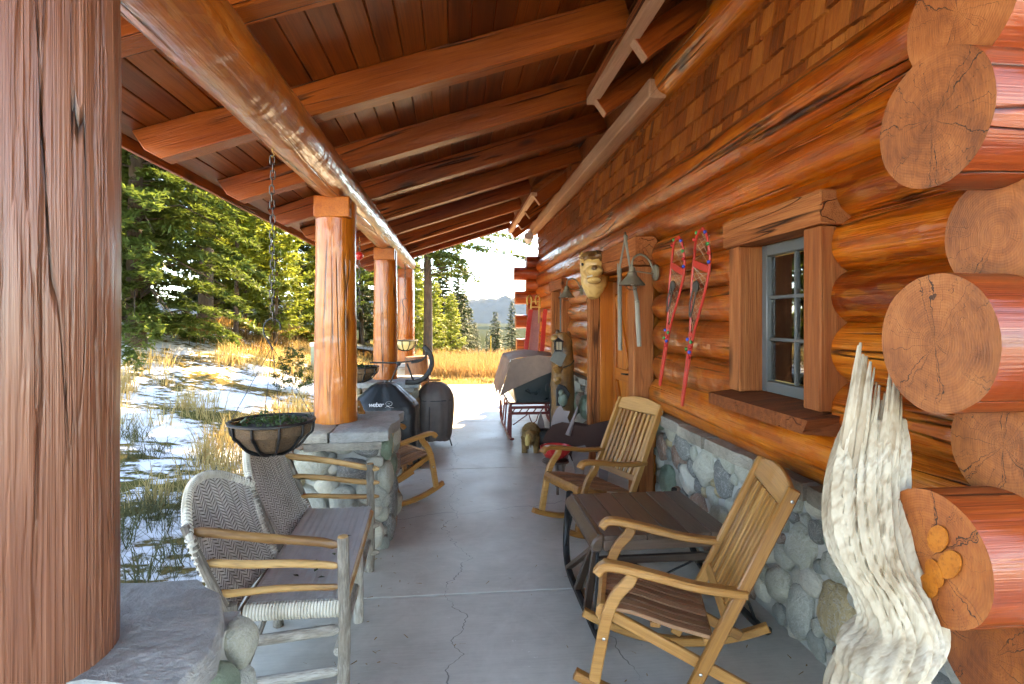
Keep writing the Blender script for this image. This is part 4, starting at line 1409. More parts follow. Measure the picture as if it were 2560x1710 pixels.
# wrapped cane along the seat edges
mb = MB()
for k in range(30):
    t = (k + .5) / 30
    x = (rx + .02) * (1 - t) + fx * t
    mb.tube([(x, yA - .004 + .026 * math.cos(a), SZt - .03 + .032 * math.sin(a)) for a in [2 * math.pi * q / 10 for q in range(10)]], .0075, 6, closed=True)
mb.build('edge_wrap', 'cane_pale', be)
def back_fn_maker(y0, y1):
    yc, w = (y0 + y1) / 2, (y1 - y0)
    def fn(u, v):             # u across, v up
        s = 2 * u - 1
        top = .50 - .10 * abs(s) ** 2.6 + .02 * math.cos(s * 3)
        wid = .45 + .10 * v
        z = .38 + top * v
        curve = .115 * (s * s) * (.25 + .75 * v)
        x = rx - .045 - .235 * v + curve - .02 * math.sin(v * 3)
        return (x, yc + s * wid * w * .98, z)
    return fn
for (y0, y1) in ((yA - .06, ym - .02), (ym + .02, yB + .04)):
    fn = back_fn_maker(y0, y1)
    m0 = weave_obj('woven_back', fn, 15, 30, be, both=True, zig=1.2, wd=.33, thick=.006)
    rim = [fn(0, v / 10) for v in range(11)] + [fn(u / 16, 1) for u in range(1, 17)] + [fn(1, 1 - v / 10) for v in range(1, 11)]
    MB().tube(rim, .015, 8, wob=.1).build('back_hoop', 'cane_pale', m0)
    mb = MB()
    pts = bez(rim, 3)
    cum = 0
    for i in range(1, len(pts)):
        p0, p1 = Vector(pts[i - 1]), Vector(pts[i])
        cum += (p1 - p0).length
        if cum > .014:
            cum = 0
            t = (p1 - p0).normalized()
            u = t.orthogonal().normalized(); w = t.cross(u)
            mb.tube([p1 + (u * math.cos(a) + w * math.sin(a)) * .017 for a in [2 * math.pi * q / 8 for q in range(8)]], .0055, 5, closed=True)
    mb.build('hoop_wrap', 'cane_pale', m0)
# a few fallen leaves on the seat are part of no one: small separate things
leaf_me = MB().add([(0, 0, 0), (.012, .008, .003), (.03, 0, .001), (.012, -.008, .003)], [(0, 1, 2), (0, 2, 3)]).mesh('leaf')
leaf_me.materials.append(M['leaf_green'])
for k, (u, v) in enumerate(((.62, .18), (.55, .24), (.40, .20), (.36, .13), (.68, .42), (.75, .60), (.5, .33))):
    p = Vector(seat_fn(u, v)) + Vector((0, 0, .012))
    o = link('fallen_leaf', leaf_me, None, None, Matrix.Translation(p) @ Matrix.Rotation(k * 1.3, 4, 'Z') @ Matrix.Scale(1.3, 4))
    tag(o, ['fallen green leaf on the settee seat nearest the front edge at the near end', 'fallen green leaf beside the frontmost leaf on the settee seat', 'fallen green leaf in the middle of the near half of the seat', 'fallen green leaf closest to the near woven back', 'fallen green leaf at the middle of the settee front edge', 'fallen green leaf at the far end of the settee by the front post', 'fallen green leaf halfway along the settee seat'][k], 'leaf', 'fallen leaves on the settee')

# ------------------------------------------------------------------ driftwood leaning at the corner
def driftwood():
    # centre line (x, y, z), half widths across the view and in depth
    C = [(.96, 1.27, -.02, .13, .12), (.975, 1.275, .25, .115, .11), (.995, 1.285, .50, .105, .10), (1.02, 1.30, .69, .100, .095), (1.055, 1.31, .765, .098, .09), (1.102, 1.33, .808, .106, .09), (1.161, 1.36, .85, .092, .08),
         (1.164, 1.40, .92, .095, .081), (1.143, 1.44, .995, .097, .083), (1.154, 1.48, 1.08, .098, .083), (1.188, 1.52, 1.181, .096, .08), (1.236, 1.56, 1.275, .088, .072), (1.275, 1.59, 1.35, .07, .06)]
    n = 150
    st = 110
    P = bez([c[:3] for c in C], 11)
    A_ = bez([(c[3], c[4], 0) for c in C], 11)
    V = []
    vd = Vector((.66, .75, 0)).normalized()          # away from the camera
    sd_ = Vector((vd.y, -vd.x, 0))
    N = len(P)
    for i, p in enumerate(P):
        t = i / (N - 1)
        for j in range(n):
            a = 2 * math.pi * j / n
            tw = a + .9 * t
            fl = .10 * noise.noise(Vector((math.cos(tw) * 2.6, math.sin(tw) * 2.6, t * 1.6))) + .11 * noise.noise(Vector((math.cos(tw) * 6.5, math.sin(tw) * 6.5, t * .9))) + .03 * noise.noise(Vector((math.cos(tw) * 13, math.sin(tw) * 13, t * .6)))
            g = .5 + .8 * sst((t - .3) * 2)
            gr = max(0, .11 - abs(noise.noise(Vector((math.cos(tw) * 4.3 + 7, math.sin(tw) * 4.3, t * 1.3))))) / .11
            k = 1 + fl * (1.0 + g) - .17 * gr * sst((t - .30) * 3)
            if t < .35: k += .14 * noise.noise(Vector((math.cos(a) * 1.3, math.sin(a) * 1.3, t * 5 + 3)))
            q = Vector(p) + sd_ * (math.cos(a) * A_[i][0] * k) + vd * (math.sin(a) * A_[i][1] * k)
            V.append(tuple(q))
    F = [(i * n + j, i * n + (j + 1) % n, i * n + n + (j + 1) % n, i * n + n + j) for i in range(N - 1) for j in range(n)]
    F.append(tuple(range((N - 1) * n, N * n)))
    base = Vector((.90, 1.27, 0))
    V = [tuple(Vector(v) - base) for v in V]
    o = MB().add(V, F).build('driftwood', 'drift_wood', None, Matrix.Translation(base), ang=60)
    tag(o, 'bleached twisted driftwood trunk leaning against the log ends at right', 'driftwood')
    # long splinters standing up from the broken top
    rs = random.Random(3)
    for k in range(17):
        u = -1 + 2 * (k + .5) / 17
        top = 1.60 - .16 * (u + 1) + rs.uniform(-.04, .03)
        if u > .4: top = 1.46 + .05 * math.sin(k * 2.3)
        b = Vector((1.185, 1.515, 1.14)) + sd_ * (u * .075) - vd * (.055 * math.sqrt(1 - u * u * .9))
        tt = Vector((1.300, 1.605, top)) + sd_ * (u * .058) - vd * .03
        w0 = rs.uniform(.012, .019)
        pts = [b.lerp(tt, i / 6) + Vector((rs.uniform(-.002, .002), rs.uniform(-.002, .002), 0)) for i in range(7)]
        mb = MB().tube([tuple(q - base) for q in pts], [w0 * (1 - .8 * (i / 6) ** 2) + .001 for i in range(7)], 6, flat=.6)
        mb.build('splinter', 'drift_wood', o, Matrix.Translation(base))
driftwood()

# ------------------------------------------------------------------ snowshoes
def snowshoe(top, tail, lab):
    """wooden frame racket hung toe up on the log wall; top and tail are wall points"""
    T, B = Vector(top), Vector(tail)
    ax = (T - B); L = ax.length; ax.normalize()
    n = Vector((-1, 0, 0)); n = (n - ax * n.dot(ax)).normalized()
    s = ax.cross(n)
    m = Matrix(((s.x, n.x, ax.x, B.x), (s.y, n.y, ax.y, B.y), (s.z, n.z, ax.z, B.z), (0, 0, 0, 1)))
    root = bpy.data.objects.new('snowshoe', None); COL.objects.link(root); root.matrix_world = m; WM[root] = m
    tag(root, lab, 'snowshoe', 'red snowshoes hung on the log wall')
    def half(z):
        k = z / L
        if k < .34: return .008 + .012 * (k / .34)
        if k < .82: return .02 + .100 * sst((k - .34) / .46)
        return .120 * math.sqrt(max(0, 1 - ((k - .82) / .18) ** 2))
    for sg in (-1, 1):
        pts = []
        for i in range(37):
            z = L * i / 36
            pts.append((sg * half(z), .025 * sst((z / L - .8) / .2), z))
        MB().tube(pts, .0105, 6, flat=.8).build('frame', 'red_paint', root, m)
    for k, hh in ((.80, .022), (.42, .014)):
        z = L * k; w = half(z)
        MB().box((0, 0, z), (w * 2, .012, hh * 2)).build('crossbar', 'red_paint', root, m)
    mb = MB()
    def web(z0, z1, k):
        nn = int((z1 - z0) / .045)
        for i in range(nn):
            za = z0 + (z1 - z0) * i / nn
            for sg in (-1, 1):
                zb = min(z1, za + .10)
                wa, wb = half(za) * .95, half(zb) * .95
                mb.tube([(-sg * wa, 0, za), (sg * wb, 0, zb)], .0012, 3, cap=False)
    web(L * .43, L * .78, 1); web(L * .82, L * .97, 1); web(L * .34, L * .41, 1)
    mb.build('lacing', 'lace', root, m)
    mb = MB()
    mb.sphere((0, -.012 + .03, L * .69), (.035, .02, .04), 10, 6)
    for sg in (-1, 1):
        mb.tube([(sg * .02, .02, L * .69), (sg * .03, .03, L * .60), (sg * .008, .03, L * .52)], .006, 5)
    mb.build('binding', 'leather', root, m)
    cols = ['pom_green', 'pom_red', 'pom_blue', 'pom_red', 'pom_green', 'pom_blue']
    spots = [(1, .93), (1, .885), (1, .84), (-1, .93), (-1, .97), (1, .985)] + [(1, .385), (1, .355), (1, .325), (1, .295), (-1, .33), (-1, .385)]
    for i, (sg, k) in enumerate(spots):
        MB().sphere((sg * (half(L * k) + .006), .012 + .02 * sst((k - .8) / .2), L * k), .0125, 8, 6, fn=lambda p: 1 + .2 * noise.noise(p * 4)).build('pompom', cols[i % 6], root, m)
snowshoe((1.585, 3.80, 2.225), (1.555, 4.16, 1.14), 'red painted snowshoe farther from the window')
snowshoe((1.585, 3.42, 2.225), (1.555, 3.74, 1.05), 'red painted snowshoe nearer to the window')

# ------------------------------------------------------------------ barn lamps on the wall
def wall_lamp(y, z, lab, wx=1.60):
    root = empty('wall_lamp', (wx, y, z))
    tag(root, lab, 'lamp', 'barn style lamps beside the door')
    X = Matrix.Translation((wx, y, z)) @ Matrix.Rotation(R(-90), 4, 'Y')
    MB().lathe([(.065, 0), (.065, .012), (.05, .022), (.0, .024)], 18, cap=False).build('wall_plate', 'lamp_metal', root, X)
    pts = bez([(wx - .02, y, z + .01), (wx - .06, y, z + .10), (wx - .13, y, z + .145), (wx - .19, y, z + .11), (wx - .20, y, z + .04)], 6)
    MB().tube(pts, .009, 8).build('arm', 'lamp_metal', root)
    MB().tube([(wx - .02, y, z - .01), (wx - .20, y, z + .015)], .006, 6).build('arm', 'lamp_metal', root)
    C = Matrix.Translation((wx - .20, y, z)) @ Matrix.Scale(.78, 4)
    MB().lathe([(.026, .06), (.032, .05), (.035, .01), (.05, -.005), (.052, -.03), (.075, -.055), (.135, -.125), (.138, -.13), (.132, -.125), (.07, -.05), (.03, -.01)], 24, cap=False).build('shade', 'lamp_metal', root, C)
    MB().sphere((0, 0, -.085), (.038, .038, .05), 12, 8).build('bulb', 'lamp_bulb', root, C)
    mb = MB()
    for k in range(3):
        a = k * math.pi / 3
        mb.tube([(math.cos(a) * .085 * math.cos(t), math.sin(a) * .085 * math.cos(t), -.095 - .085 * math.sin(t)) for t in [math.pi * q / 12 for q in range(13)]], .0028, 5)
    mb.build('bulb_cage', 'chain_steel', root, C)
wall_lamp(4.36, 2.02, 'barn style wall lamp between the door and the snowshoes')
wall_lamp(7.02, 2.02, 'barn style wall lamp on the far side of the door')

# ------------------------------------------------------------------ carved animal head over the door
hd = empty('carved_head', (1.52, 5.80, 2.12))
tag(hd, 'carved pale wooden animal head with open mouth mounted above the door', 'carving')
HM = Matrix.Translation((1.47, 5.74, 2.14))
def head_fn(p):
    k = 1 + .12 * noise.noise(p * 2.1) + .05 * noise.noise(p * 6)
    return k
MB().tube(bez([(.03, .15, .12), (.01, .13, .0), (-.01, .11, -.14), (-.03, .08, -.27)], 6), list(np.interp(np.linspace(0, 1, 19), [0, .35, .7, 1], [.12, .165, .13, .05])), 20, wob=.16, seed=3).build('neck', 'carved_pale', hd, HM)
mb = MB()
mb.sphere((-.03, .01, .05), (.145, .16, .14), 26, 18, fn=lambda p: 1 + .10 * noise.noise(p * 2.6) - .18 * max(0, -p.y) * (1 - abs(p.z)))
mb.sphere((-.07, -.15, -.005), (.085, .12, .062), 20, 14, fn=lambda p: 1 + .08 * noise.noise(p * 3))
mb.build('head', 'carved_pale', hd, HM)
MB().sphere((-.065, -.135, -.095), (.075, .11, .04), 20, 12, fn=lambda p: 1 + .08 * noise.noise(p * 3)).build('lower_jaw', 'carved_pale', hd, HM)
MB().sphere((-.09, -.245, .015), (.034, .03, .028), 12, 8).build('nose', 'carved_brown', hd, HM)
MB().sphere((-.02, .03, .150), (.15, .17, .075), 22, 10, fn=lambda p: 1 + .25 * noise.noise(p * 5)).build('mane', 'carved_brown', hd, HM)
for s in (-.13, .07):
    MB().tube([(s, .08, .12), (s - .02, .07, .18), (s - .015, .075, .21)], [.035, .03, .008], 10, flat=.5).build('ear', 'carved_pale', hd, HM)
for y_ in (-.03,):
    MB().sphere((-.165, y_, .075), (.012, .02, .016), 8, 6).build('eye', 'iron', hd, HM)
mb = MB()
for k in range(7):
    mb.lathe([(.006, 0), (.003, .014), (.0, .022)], 6, cap=False, m=Matrix.Translation((-.125 + .002 * k, -.08 - .026 * k, -.065)))
mb.build('teeth', 'cane_pale', hd, HM)

# ------------------------------------------------------------------ jointed stick tool hung on the door frame
fl = empty('wooden_flail', (1.5, 5.0, 2.3))
tag(fl, 'weathered grey jointed sticks hooked over the right door post', 'tool')
rod('swipple', (1.50, 5.02, 1.36), (1.50, 5.04, 2.16), .020, .022, 'stick_grey', fl, 8, .12, 6, 1)
rod('link_stick', (1.49, 4.98, 2.10), (1.49, 4.80, 2.38), .020, .016, 'stick_grey', fl, 8, .12, 6, 2)
rod('handle', (1.48, 4.80, 2.38), (1.50, 4.53, 1.78), .017, .017, 'stick_grey', fl, 8, .1, 6, 3)
rod('handle_grip', (1.50, 4.54, 1.80), (1.51, 4.51, 1.42), .021, .020, 'stick_grey', fl, 8, .14, 6, 4)
MB().tube([(1.485, 4.79, 2.36), (1.48, 4.80, 2.41), (1.495, 4.82, 2.36)], .008, 6).build('leather_tie', 'leather', fl)

# ------------------------------------------------------------------ hanging baskets
def chain_link_mesh():
    pts = []
    for i in range(16):
        a = 2 * math.pi * i / 16
        pts.append((math.cos(a) * .011, 0, math.sin(a) * .011 + (.014 if math.sin(a) > 0 else -.014)))
    me = MB().tube(pts, .0035, 5, closed=True).mesh('chain_link')
    me.materials.append(M['chain_steel'])
    return me
LINK = chain_link_mesh()
def basket(x, y, ztop, zhook, zrim, r, lab, full=True, liner='coco', red=False):
    root = empty('hanging_basket', (x, y, zrim))
    tag(root, lab, 'basket', 'planter baskets hung from the porch beam')
    MB().tube([(x, y, ztop + .02), (x, y, ztop - .02), (x + .012, y, ztop - .035), (x, y, ztop - .05), (x - .01, y, ztop - .04)], .003, 6).build('ceiling_hook', 'yellow_cane', root)
    z = ztop - .065; k = 0
    while z > zhook + .03:
        link('chain_link', LINK, None, root, Matrix.Translation((x + .003 * math.sin(k), y, z)) @ Matrix.Rotation(k * R(90) + .3, 4, 'Z'))
        z -= .040; k += 1
    pts = [(x, y, zhook + .035), (x - .035, y, zhook + .01), (x - .045, y, zhook - .04), (x - .02, y, zhook - .09), (x, y, zhook - .13)]
    MB().tube(bez(pts, 4), .0045, 6).build('s_hook', 'iron', root)
    MB().tube(bez([(x, y, zhook + .035), (x + .035, y, zhook + .015), (x + .045, y, zhook - .03)], 4), .0045, 6).build('s_hook', 'iron', root)
    mb = MB()
    for q in range(4):
        a = q * math.pi / 2 + .5
        mb.tube([(x, y, zhook - .12), (x + r * math.cos(a), y + r * math.sin(a), zrim)], .0016, 4)
    mb.build('hanger_wire', 'iron', root)
    C = Matrix.Translation((x, y, zrim))
    prof = [(.02, -r * .80), (r * .35, -r * .76), (r * .62, -r * .62), (r * .82, -r * .38), (r * .93, -.06), (r * .97, -.008), (r * .90, -.012), (r * .80, -.03), (.0, -.035)]
    MB().lathe(prof, 28, cap=False).build('liner', liner, root, C)
    MB().tube([(r * math.cos(a), r * math.sin(a), 0) for a in [2 * math.pi * q / 40 for q in range(40)]], .009, 6, closed=True, flat=1.5).build('rim', 'iron', root, C)
    for q in range(10):
        a = q * 2 * math.pi / 10 + .15
        pts = []
        for (rr, zz) in [(r * 1.0, 0), (r * .97, -.06), (r * .86, -r * .38), (r * .65, -r * .64), (r * .37, -r * .79), (.02, -r * .83)]:
            pts.append((rr * math.cos(a), rr * math.sin(a), zz))
        MB().tube(bez(pts, 3), .007, 6, flat=1.6).build('strap', 'iron', root, C)
    if full:
        rs = np.random.default_rng(4)
        Q = []
        for q in range(500):
            a, d = rs.uniform(0, 6.28), r * .85 * math.sqrt(rs.uniform())
            h = abs(rs.normal(0, .018)) + (.07 * rs.uniform() if d < r * .3 else 0)
            p = np.array([d * math.cos(a), d * math.sin(a), -.03 + h])
            e = rs.normal(0, 1, 3); e /= np.linalg.norm(e); f = np.cross(e, rs.normal(0, 1, 3)); f /= np.linalg.norm(f)
            s = rs.uniform(.008, .018)
            Q.append([p - e * s, p + f * s * .5, p + e * s, p - f * s * .5])
        quads('plant', np.array(Q), 'leaf_green', root, C, kind='stuff')
        MB().lathe([(r * .88, -.03), (r * .5, -.015), (.0, -.01)], 20, cap=False).build('potting_soil', 'soil', root, C)
    if red:
        MB().sphere((x, y, zhook + .62), (.045, .045, .05), 12, 8).build('bird_feeder', 'red_plastic', root)
basket(-.985, 3.13, BZ - .0, 1.62, 1.10, .212, 'coco lined iron basket hanging above the stick settee')
basket(-1.10, 6.55, BZ - .0, 1.75, 1.10, .21, 'coco lined basket half hidden behind the second porch post', True, 'coco', True)
basket(-.82, 9.2, BZ - .0, 1.95, 1.30, .20, 'sunlit pale basket hanging near the farthest porch posts', False, 'sunlit_liner')

# ------------------------------------------------------------------ covered grills
def cover(name, lab, x, y, prof, nfold, mat, seed, fold=.018, sq=3.2, ny=40, nx=120, rz=0, lin=False):
    """prof: list of (half x, half y, z) from bottom to top"""
    root = empty(name, (x, y, 0), rz)
    tag(root, lab, 'grill cover', 'covered grills')
    P = bez(prof, 6)
    if lin:
        P = [tuple(Vector(prof[i]).lerp(Vector(prof[i + 1]), q / 6)) for i in range(len(prof) - 1) for q in range(6)] + [prof[-1]]
    V = []
    n = nx
    for i, (hx, hy, z) in enumerate(P):
        t = i / (len(P) - 1)
        for j in range(n):
            a = 2 * math.pi * j / n
            c, s = math.cos(a), math.sin(a)
            k = (abs(c) ** sq + abs(s) ** sq) ** (-1 / sq)
            f = 1 + fold * (1 - t) ** .7 * math.sin(a * nfold + 1.5 * math.sin(a * 3 + seed) + t * 2) + .03 * noise.noise(Vector((c * 2 + seed, s * 2, z * 4))) + .012 * noise.noise(Vector((c * 6 + seed, s * 6, z * 12)))
            V.append((hx * c * k * f, hy * s * k * f, z + .012 * noise.noise(Vector((c * 3, s * 3 + seed, z * 3))) * (1 if 0 < i else 2)))
    N = len(P)
    F = [(i * n + j, i * n + (j + 1) % n, i * n + n + (j + 1) % n, i * n + n + j) for i in range(N - 1) for j in range(n)]
    F.append(tuple(range((N - 1) * n, N * n)))
    MB().add(V, F).build('cover', mat, root, WM[root], ang=180)
    return root
gb = cover('grill', 'black fabric covered gas grill with white lettering', -.80, 6.42,
           [(.385, .34, .05), (.385, .33, .30), (.375, .30, .60), (.365, .275, .68), (.33, .25, .735), (.15, .15, .90), (.10, .11, .925), (.01, .01, .935)], 9, 'cover_black', 3.1, .030, 3.6, lin=True)
# printed lettering, lying on the sloping front of the cover
def text_mesh(body, size):
    cu = bpy.data.curves.new('lettering', 'FONT'); cu.body = body; cu.size = size; cu.extrude = .0006
    cu.space_character = .82; cu.shear = .12
    to = bpy.data.objects.new('lettering', cu); COL.objects.link(to)
    bpy.context.view_layer.update()
    me = bpy.data.meshes.new_from_object(to.evaluated_get(bpy.context.evaluated_depsgraph_get()))
    bpy.data.objects.remove(to)
    return me
LM = Matrix.Translation((-.93, 6.092, .71)) @ Matrix.Rotation(R(64), 4, 'X')
me = text_mesh('weber', .072)
link('printed_lettering', me, 'white_print', gb, LM)
mb = MB()
mb.tube([(.215 + .034 * math.cos(a), .032 + .026 * math.sin(a), .001) for a in [2 * math.pi * q / 24 for q in range(24)]], .006, 6, closed=True, flat=.3)
mb.tube(bez([(.178, -.012, .001), (.20, .004, .001), (.235, -.012, .001), (.265, -.010, .001)], 6), .006, 6, flat=.3)
mb.tube(bez([(.205, .036, .001), (.215, .028, .001), (.225, .036, .001)], 4), .004, 6, flat=.3)
mb.build('printed_logo', 'white_print', gb, LM)
for wx_ in (-.50,):
    MB().lathe([(.02, -.02), (.075, -.02), (.085, -.008), (.085, .008), (.075, .02), (.02, .02)], 20).build('wheel', 'iron', gb, Matrix.Translation((-.40, 6.28, .085)) @ Matrix.Rotation(R(90), 4, 'Y'))
gd = cover('grill', 'grey fabric covered round kettle grill with domed top', -.27, 7.42,
           [(.195, .195, .075), (.215, .215, .16), (.235, .235, .36), (.245, .245, .55), (.23, .23, .66), (.17, .17, .765), (.08, .08, .815), (.01, .01, .822)], 13, 'cover_grey', 8.4, .016, 2.1)
MB().tube([(.243 * math.cos(a) - .27, .243 * math.sin(a) + 7.42, .60) for a in [2 * math.pi * q / 40 for q in range(40)]], .006, 5, closed=True).build('seam', 'cover_black', gd)
MB().tube(bez([(-.33, 7.185, .60), (-.335, 7.18, .40), (-.34, 7.19, .20), (-.345, 7.205, .08)], 5), .005, 5).build('seam', 'cover_black', gd)
for a in (-.4, 1.7, 3.8):
    MB().tube([(-.27 + .16 * math.cos(a), 7.42 + .16 * math.sin(a), .22), (-.27 + .235 * math.cos(a), 7.42 + .235 * math.sin(a), 0)], .010, 6).build('leg', 'chain_steel', gd)
MB().tube([(-.42, 7.42, .845), (-.20, 7.42, .845)], .012, 8).build('handle', 'stump_wood', gd)
MB().tube([(-.36, 7.42, .82), (-.36, 7.42, .88)], .009, 6).build('vent_knob', 'iron', gd)

# ------------------------------------------------------------------ curved iron implement on the third pier
im = empty('iron_implement', (-.72, 7.1, .87))
tag(im, 'old black iron implement with curved blades on the pier behind the grills', 'tool')
MB().tube([(-1.05, 6.98, 1.115), (-.76, 6.98, 1.11), (-.60, 6.98, 1.12), (-.42, 6.99, 1.15)], .010, 6).build('crossbar', 'iron', im)
MB().tube(bez([(-.62, 6.98, .87), (-.48, 6.98, .875), (-.36, 6.985, .95), (-.30, 6.99, 1.08), (-.32, 6.99, 1.22), (-.40, 7.0, 1.31)], 6), [.03] * 31, 8, flat=.5).build('curved_blade', 'iron', im)
MB().tube(bez([(-.55, 6.98, 1.11), (-.44, 6.985, 1.13), (-.37, 6.99, 1.19), (-.37, 6.99, 1.26)], 6), .012, 6).build('curved_blade', 'iron', im)
MB().tube([(-.60, 6.98, 1.10), (-.52, 6.98, .88)], .012, 6).build('strut', 'iron', im)
MB().tube([(-.70, 6.98, 1.10), (-.80, 6.98, .87)], .010, 6).build('strut', 'iron', im)
MB().lathe([(.028, -.02), (.028, .02), (.012, .03)], 10).build('hub', 'iron', im, Matrix.Translation((-.70, 6.97, 1.10)) @ Matrix.Rotation(R(90), 4, 'X'))
# upright split stump beyond
so = MB()
so.tube([(0, 0, 0), (.0, 0, .3), (-.02, 0, .65), (-.04, 0, 1.02)], [.26, .235, .21, .20], 20, wob=.12, seed=4)
o = so.build('wood_stump', 'stump_wood', None, Matrix.Translation((-.62, 9.55, 0)))
tag(o, 'tall dark wood stump standing between the two far porch posts', 'stump')

# ------------------------------------------------------------------ horse sleigh under a tarp
sl = empty('sleigh', (1.08, 8.3, 0))
tag(sl, 'dark green cutter sleigh on red runners half covered by a brown tarp', 'sleigh')
bx0, bx1, by0, by1 = .80, 1.50, 7.86, 9.0
def body(u, v):
    a = u
    x = bx0 + (bx1 - bx0) * u
    return (x, by0 - .10 * (1 - v) + .06 * v, .46 + .56 * v)
mb = MB()
prof = [(.84, .46), (1.47, .46), (1.53, .74), (1.55, 1.00), (.76, 1.00), (.79, .74)]
mb.prism(prof, by1 - by0, Matrix.Translation((0, (by0 + by1) / 2, 0)), 0, .02)
mb.build('body', 'sleigh_body', sl)
def tarp(u, v):
    # u across (left to right), v front to back; hangs over the left side
    y = by0 - .07 + (by1 - by0 + .2) * v
    s = u * 1.5
    if s < .5:
        k = s / .5
        x = bx0 - .20 + .16 * k
        z = .58 + .50 * k + .05 * math.sin(v * 9)
        y -= .05 * (1 - k)
    else:
        k = (s - .5) / 1.0
        x = bx0 - .04 + (bx1 - bx0 + .12) * k
        z = 1.08 + .06 * math.sin(math.pi * min(1, k * 1.0)) + .02 * noise.noise(Vector((x * 4, y * 3, 0)))
    return (x + .01 * noise.noise(Vector((z * 6, y * 5, 2))), y, z)
MB().grid(tarp, 36, 24).build('tarp', 'tarp', sl, ang=180)
# front flap: hangs diagonally over the front board
V = [(bx0 - .20, by0 - .125, .57), (bx0 - .04, by0 - .10, .66), (bx0 + .35, by0 - .095, .83), (bx1 + .05, by0 - .09, .99), (bx1 + .07, by0 - .07, 1.08), (bx0 + .35, by0 - .075, 1.14), (bx0 - .04, by0 - .08, 1.08), (bx0 - .12, by0 - .10, .80)]
MB().add(V, [(0, 1, 6, 7), (1, 2, 5, 6), (2, 3, 4, 5)]).build('tarp_flap', 'tarp', sl)
for xx, sg in ((.74, -1), (1.50, 1)):
    pts = bez([(xx - .02 * sg, 7.48, .035), (xx, 7.60, .022), (xx, 8.2, .02), (xx, 9.0, .02), (xx, 9.25, .10), (xx, 9.3, .3)], 6)
    MB().tube(pts, .018, 8, flat=1.2).build('runner', 'red_runner', sl)
    for yt, yb in ((7.90, 7.56), (7.96, 7.72), (8.02, 7.88), (8.1, 8.05), (8.6, 8.5), (8.9, 8.9)):
        MB().tube([(xx - sg * .04, yt, .44), (xx, yb, .03)], .013, 6).build('strut', 'red_runner', sl)
    MB().tube([(xx - sg * .02, 7.80, .43), (xx - sg * .02, 9.1, .43)], .016, 6).build('side_rail', 'red_runner', sl)
for y_, z_ in ((7.84, .40), (7.86, .315), (8.5, .36)):
    beam('cross_rail', (.74, y_, z_), (1.50, y_, z_), .035, .035, 'red_runner', sl)
for k in range(7):
    MB().tube([(.84 + .1 * k, 7.84, .40), (.78 + .1 * k, 7.85, .32)], .008, 5).build('spindle', 'red_runner', sl)
MB().tube(bez([(1.02, 7.83, .31), (1.06, 7.83, .20), (1.12, 7.83, .20), (1.16, 7.83, .31)], 5), .007, 5).build('iron_loop', 'red_runner', sl)
MB().tube([(.80, 7.83, .16), (1.0, 7.83, .30)], .008, 5).build('iron_loop', 'red_runner', sl)

# ------------------------------------------------------------------ toboggan and skis standing in the corner behind the sleigh
tb = empty('toboggan', (1.33, 9.9, .9))
tag(tb, 'yellow framed red canvas toboggan standing upright in the far corner', 'toboggan')
pt = bez([(1.24, 9.55, .55), (1.32, 9.75, 1.2), (1.38, 9.9, 1.85), (1.39, 9.88, 2.0), (1.34, 9.80, 2.06), (1.29, 9.74, 2.0), (1.30, 9.74, 1.9)], 5)
for dx_ in (0, .15):
    MB().tube([(p[0] + dx_ - .05, p[1], p[2]) for p in pt], .016, 6).build('side_rail', 'yellow_cane', tb)
MB().add([(1.20, 9.55, .55), (1.36, 9.55, .55), (1.51, 9.89, 1.80), (1.35, 9.89, 1.80)], [(0, 1, 2, 3)]).build('canvas', 'pink_canvas', tb)
for z_ in (1.86, 1.96):
    MB().tube([(1.33, 9.89, z_), (1.50, 9.89, z_)], .012, 6).build('cross_piece', 'yellow_cane', tb)
for k, (xa, xb, lab) in enumerate(((1.12, 1.30, 'red ski leaning left of the toboggan in the far corner'), (1.42, 1.56, 'red ski leaning right of the toboggan in the far corner'))):
    o = MB().prism(arc_strip(bez([(0, 0), (.7, .02), (1.15, .0), (1.30, .05)], 6), .012, .008), .075, None, 0, .003).build('ski', 'red_paint', None, axisM((xa, 9.5, .55), (xb, 9.78, 1.75), (0, -1, 0)))
    tag(o, lab, 'ski', 'red skis in the far corner')

# ------------------------------------------------------------------ carved bear stump with lantern
bs = empty('bear_carving', (1.40, 7.28, 0))
tag(bs, 'tall brown carved bear stump holding a small lantern beside the sleigh', 'carving')
pts = [(1.40, 7.28, 0), (1.40, 7.28, .3), (1.40, 7.28, .7), (1.395, 7.28, 1.0), (1.40, 7.28, 1.18), (1.385, 7.27, 1.32), (1.36, 7.25, 1.42), (1.35, 7.25, 1.47)]
MB().tube(bez(pts, 7), [a for a in np.interp(np.linspace(0, 1, 50), [0, .15, .4, .6, .72, .84, .94, 1], [.17, .155, .15, .148, .135, .115, .09, .03])], 28, wob=.14, seed=9).build('trunk', 'carved_brown', bs)
MB().sphere((1.275, 7.19, 1.39), (.055, .075, .05), 14, 10, fn=lambda p: 1 + .12 * noise.noise(p * 4)).build('muzzle', 'carved_brown', bs)
MB().sphere((1.47, 7.26, 1.44), (.035, .03, .045), 10, 8).build('ear', 'carved_brown', bs)
MB().sphere((1.33, 7.26, 1.475), (.03, .03, .035), 10, 8).build('ear', 'carved_brown', bs)
MB().tube([(1.33, 7.16, 1.02), (1.30, 7.11, .99), (1.27, 7.09, 1.03)], [.06, .055, .04], 12, wob=.1).build('paw', 'carved_brown', bs)
MB().tube([(1.30, 7.14, .86), (1.30, 7.10, .83)], [.06, .04], 12, wob=.1).build('paw', 'carved_brown', bs)
MB().tube([(1.54, 7.23, 1.10), (1.47, 7.14, 1.05), (1.38, 7.125, 1.02), (1.29, 7.14, 1.0)], .010, 6).build('rope', 'leather', bs)
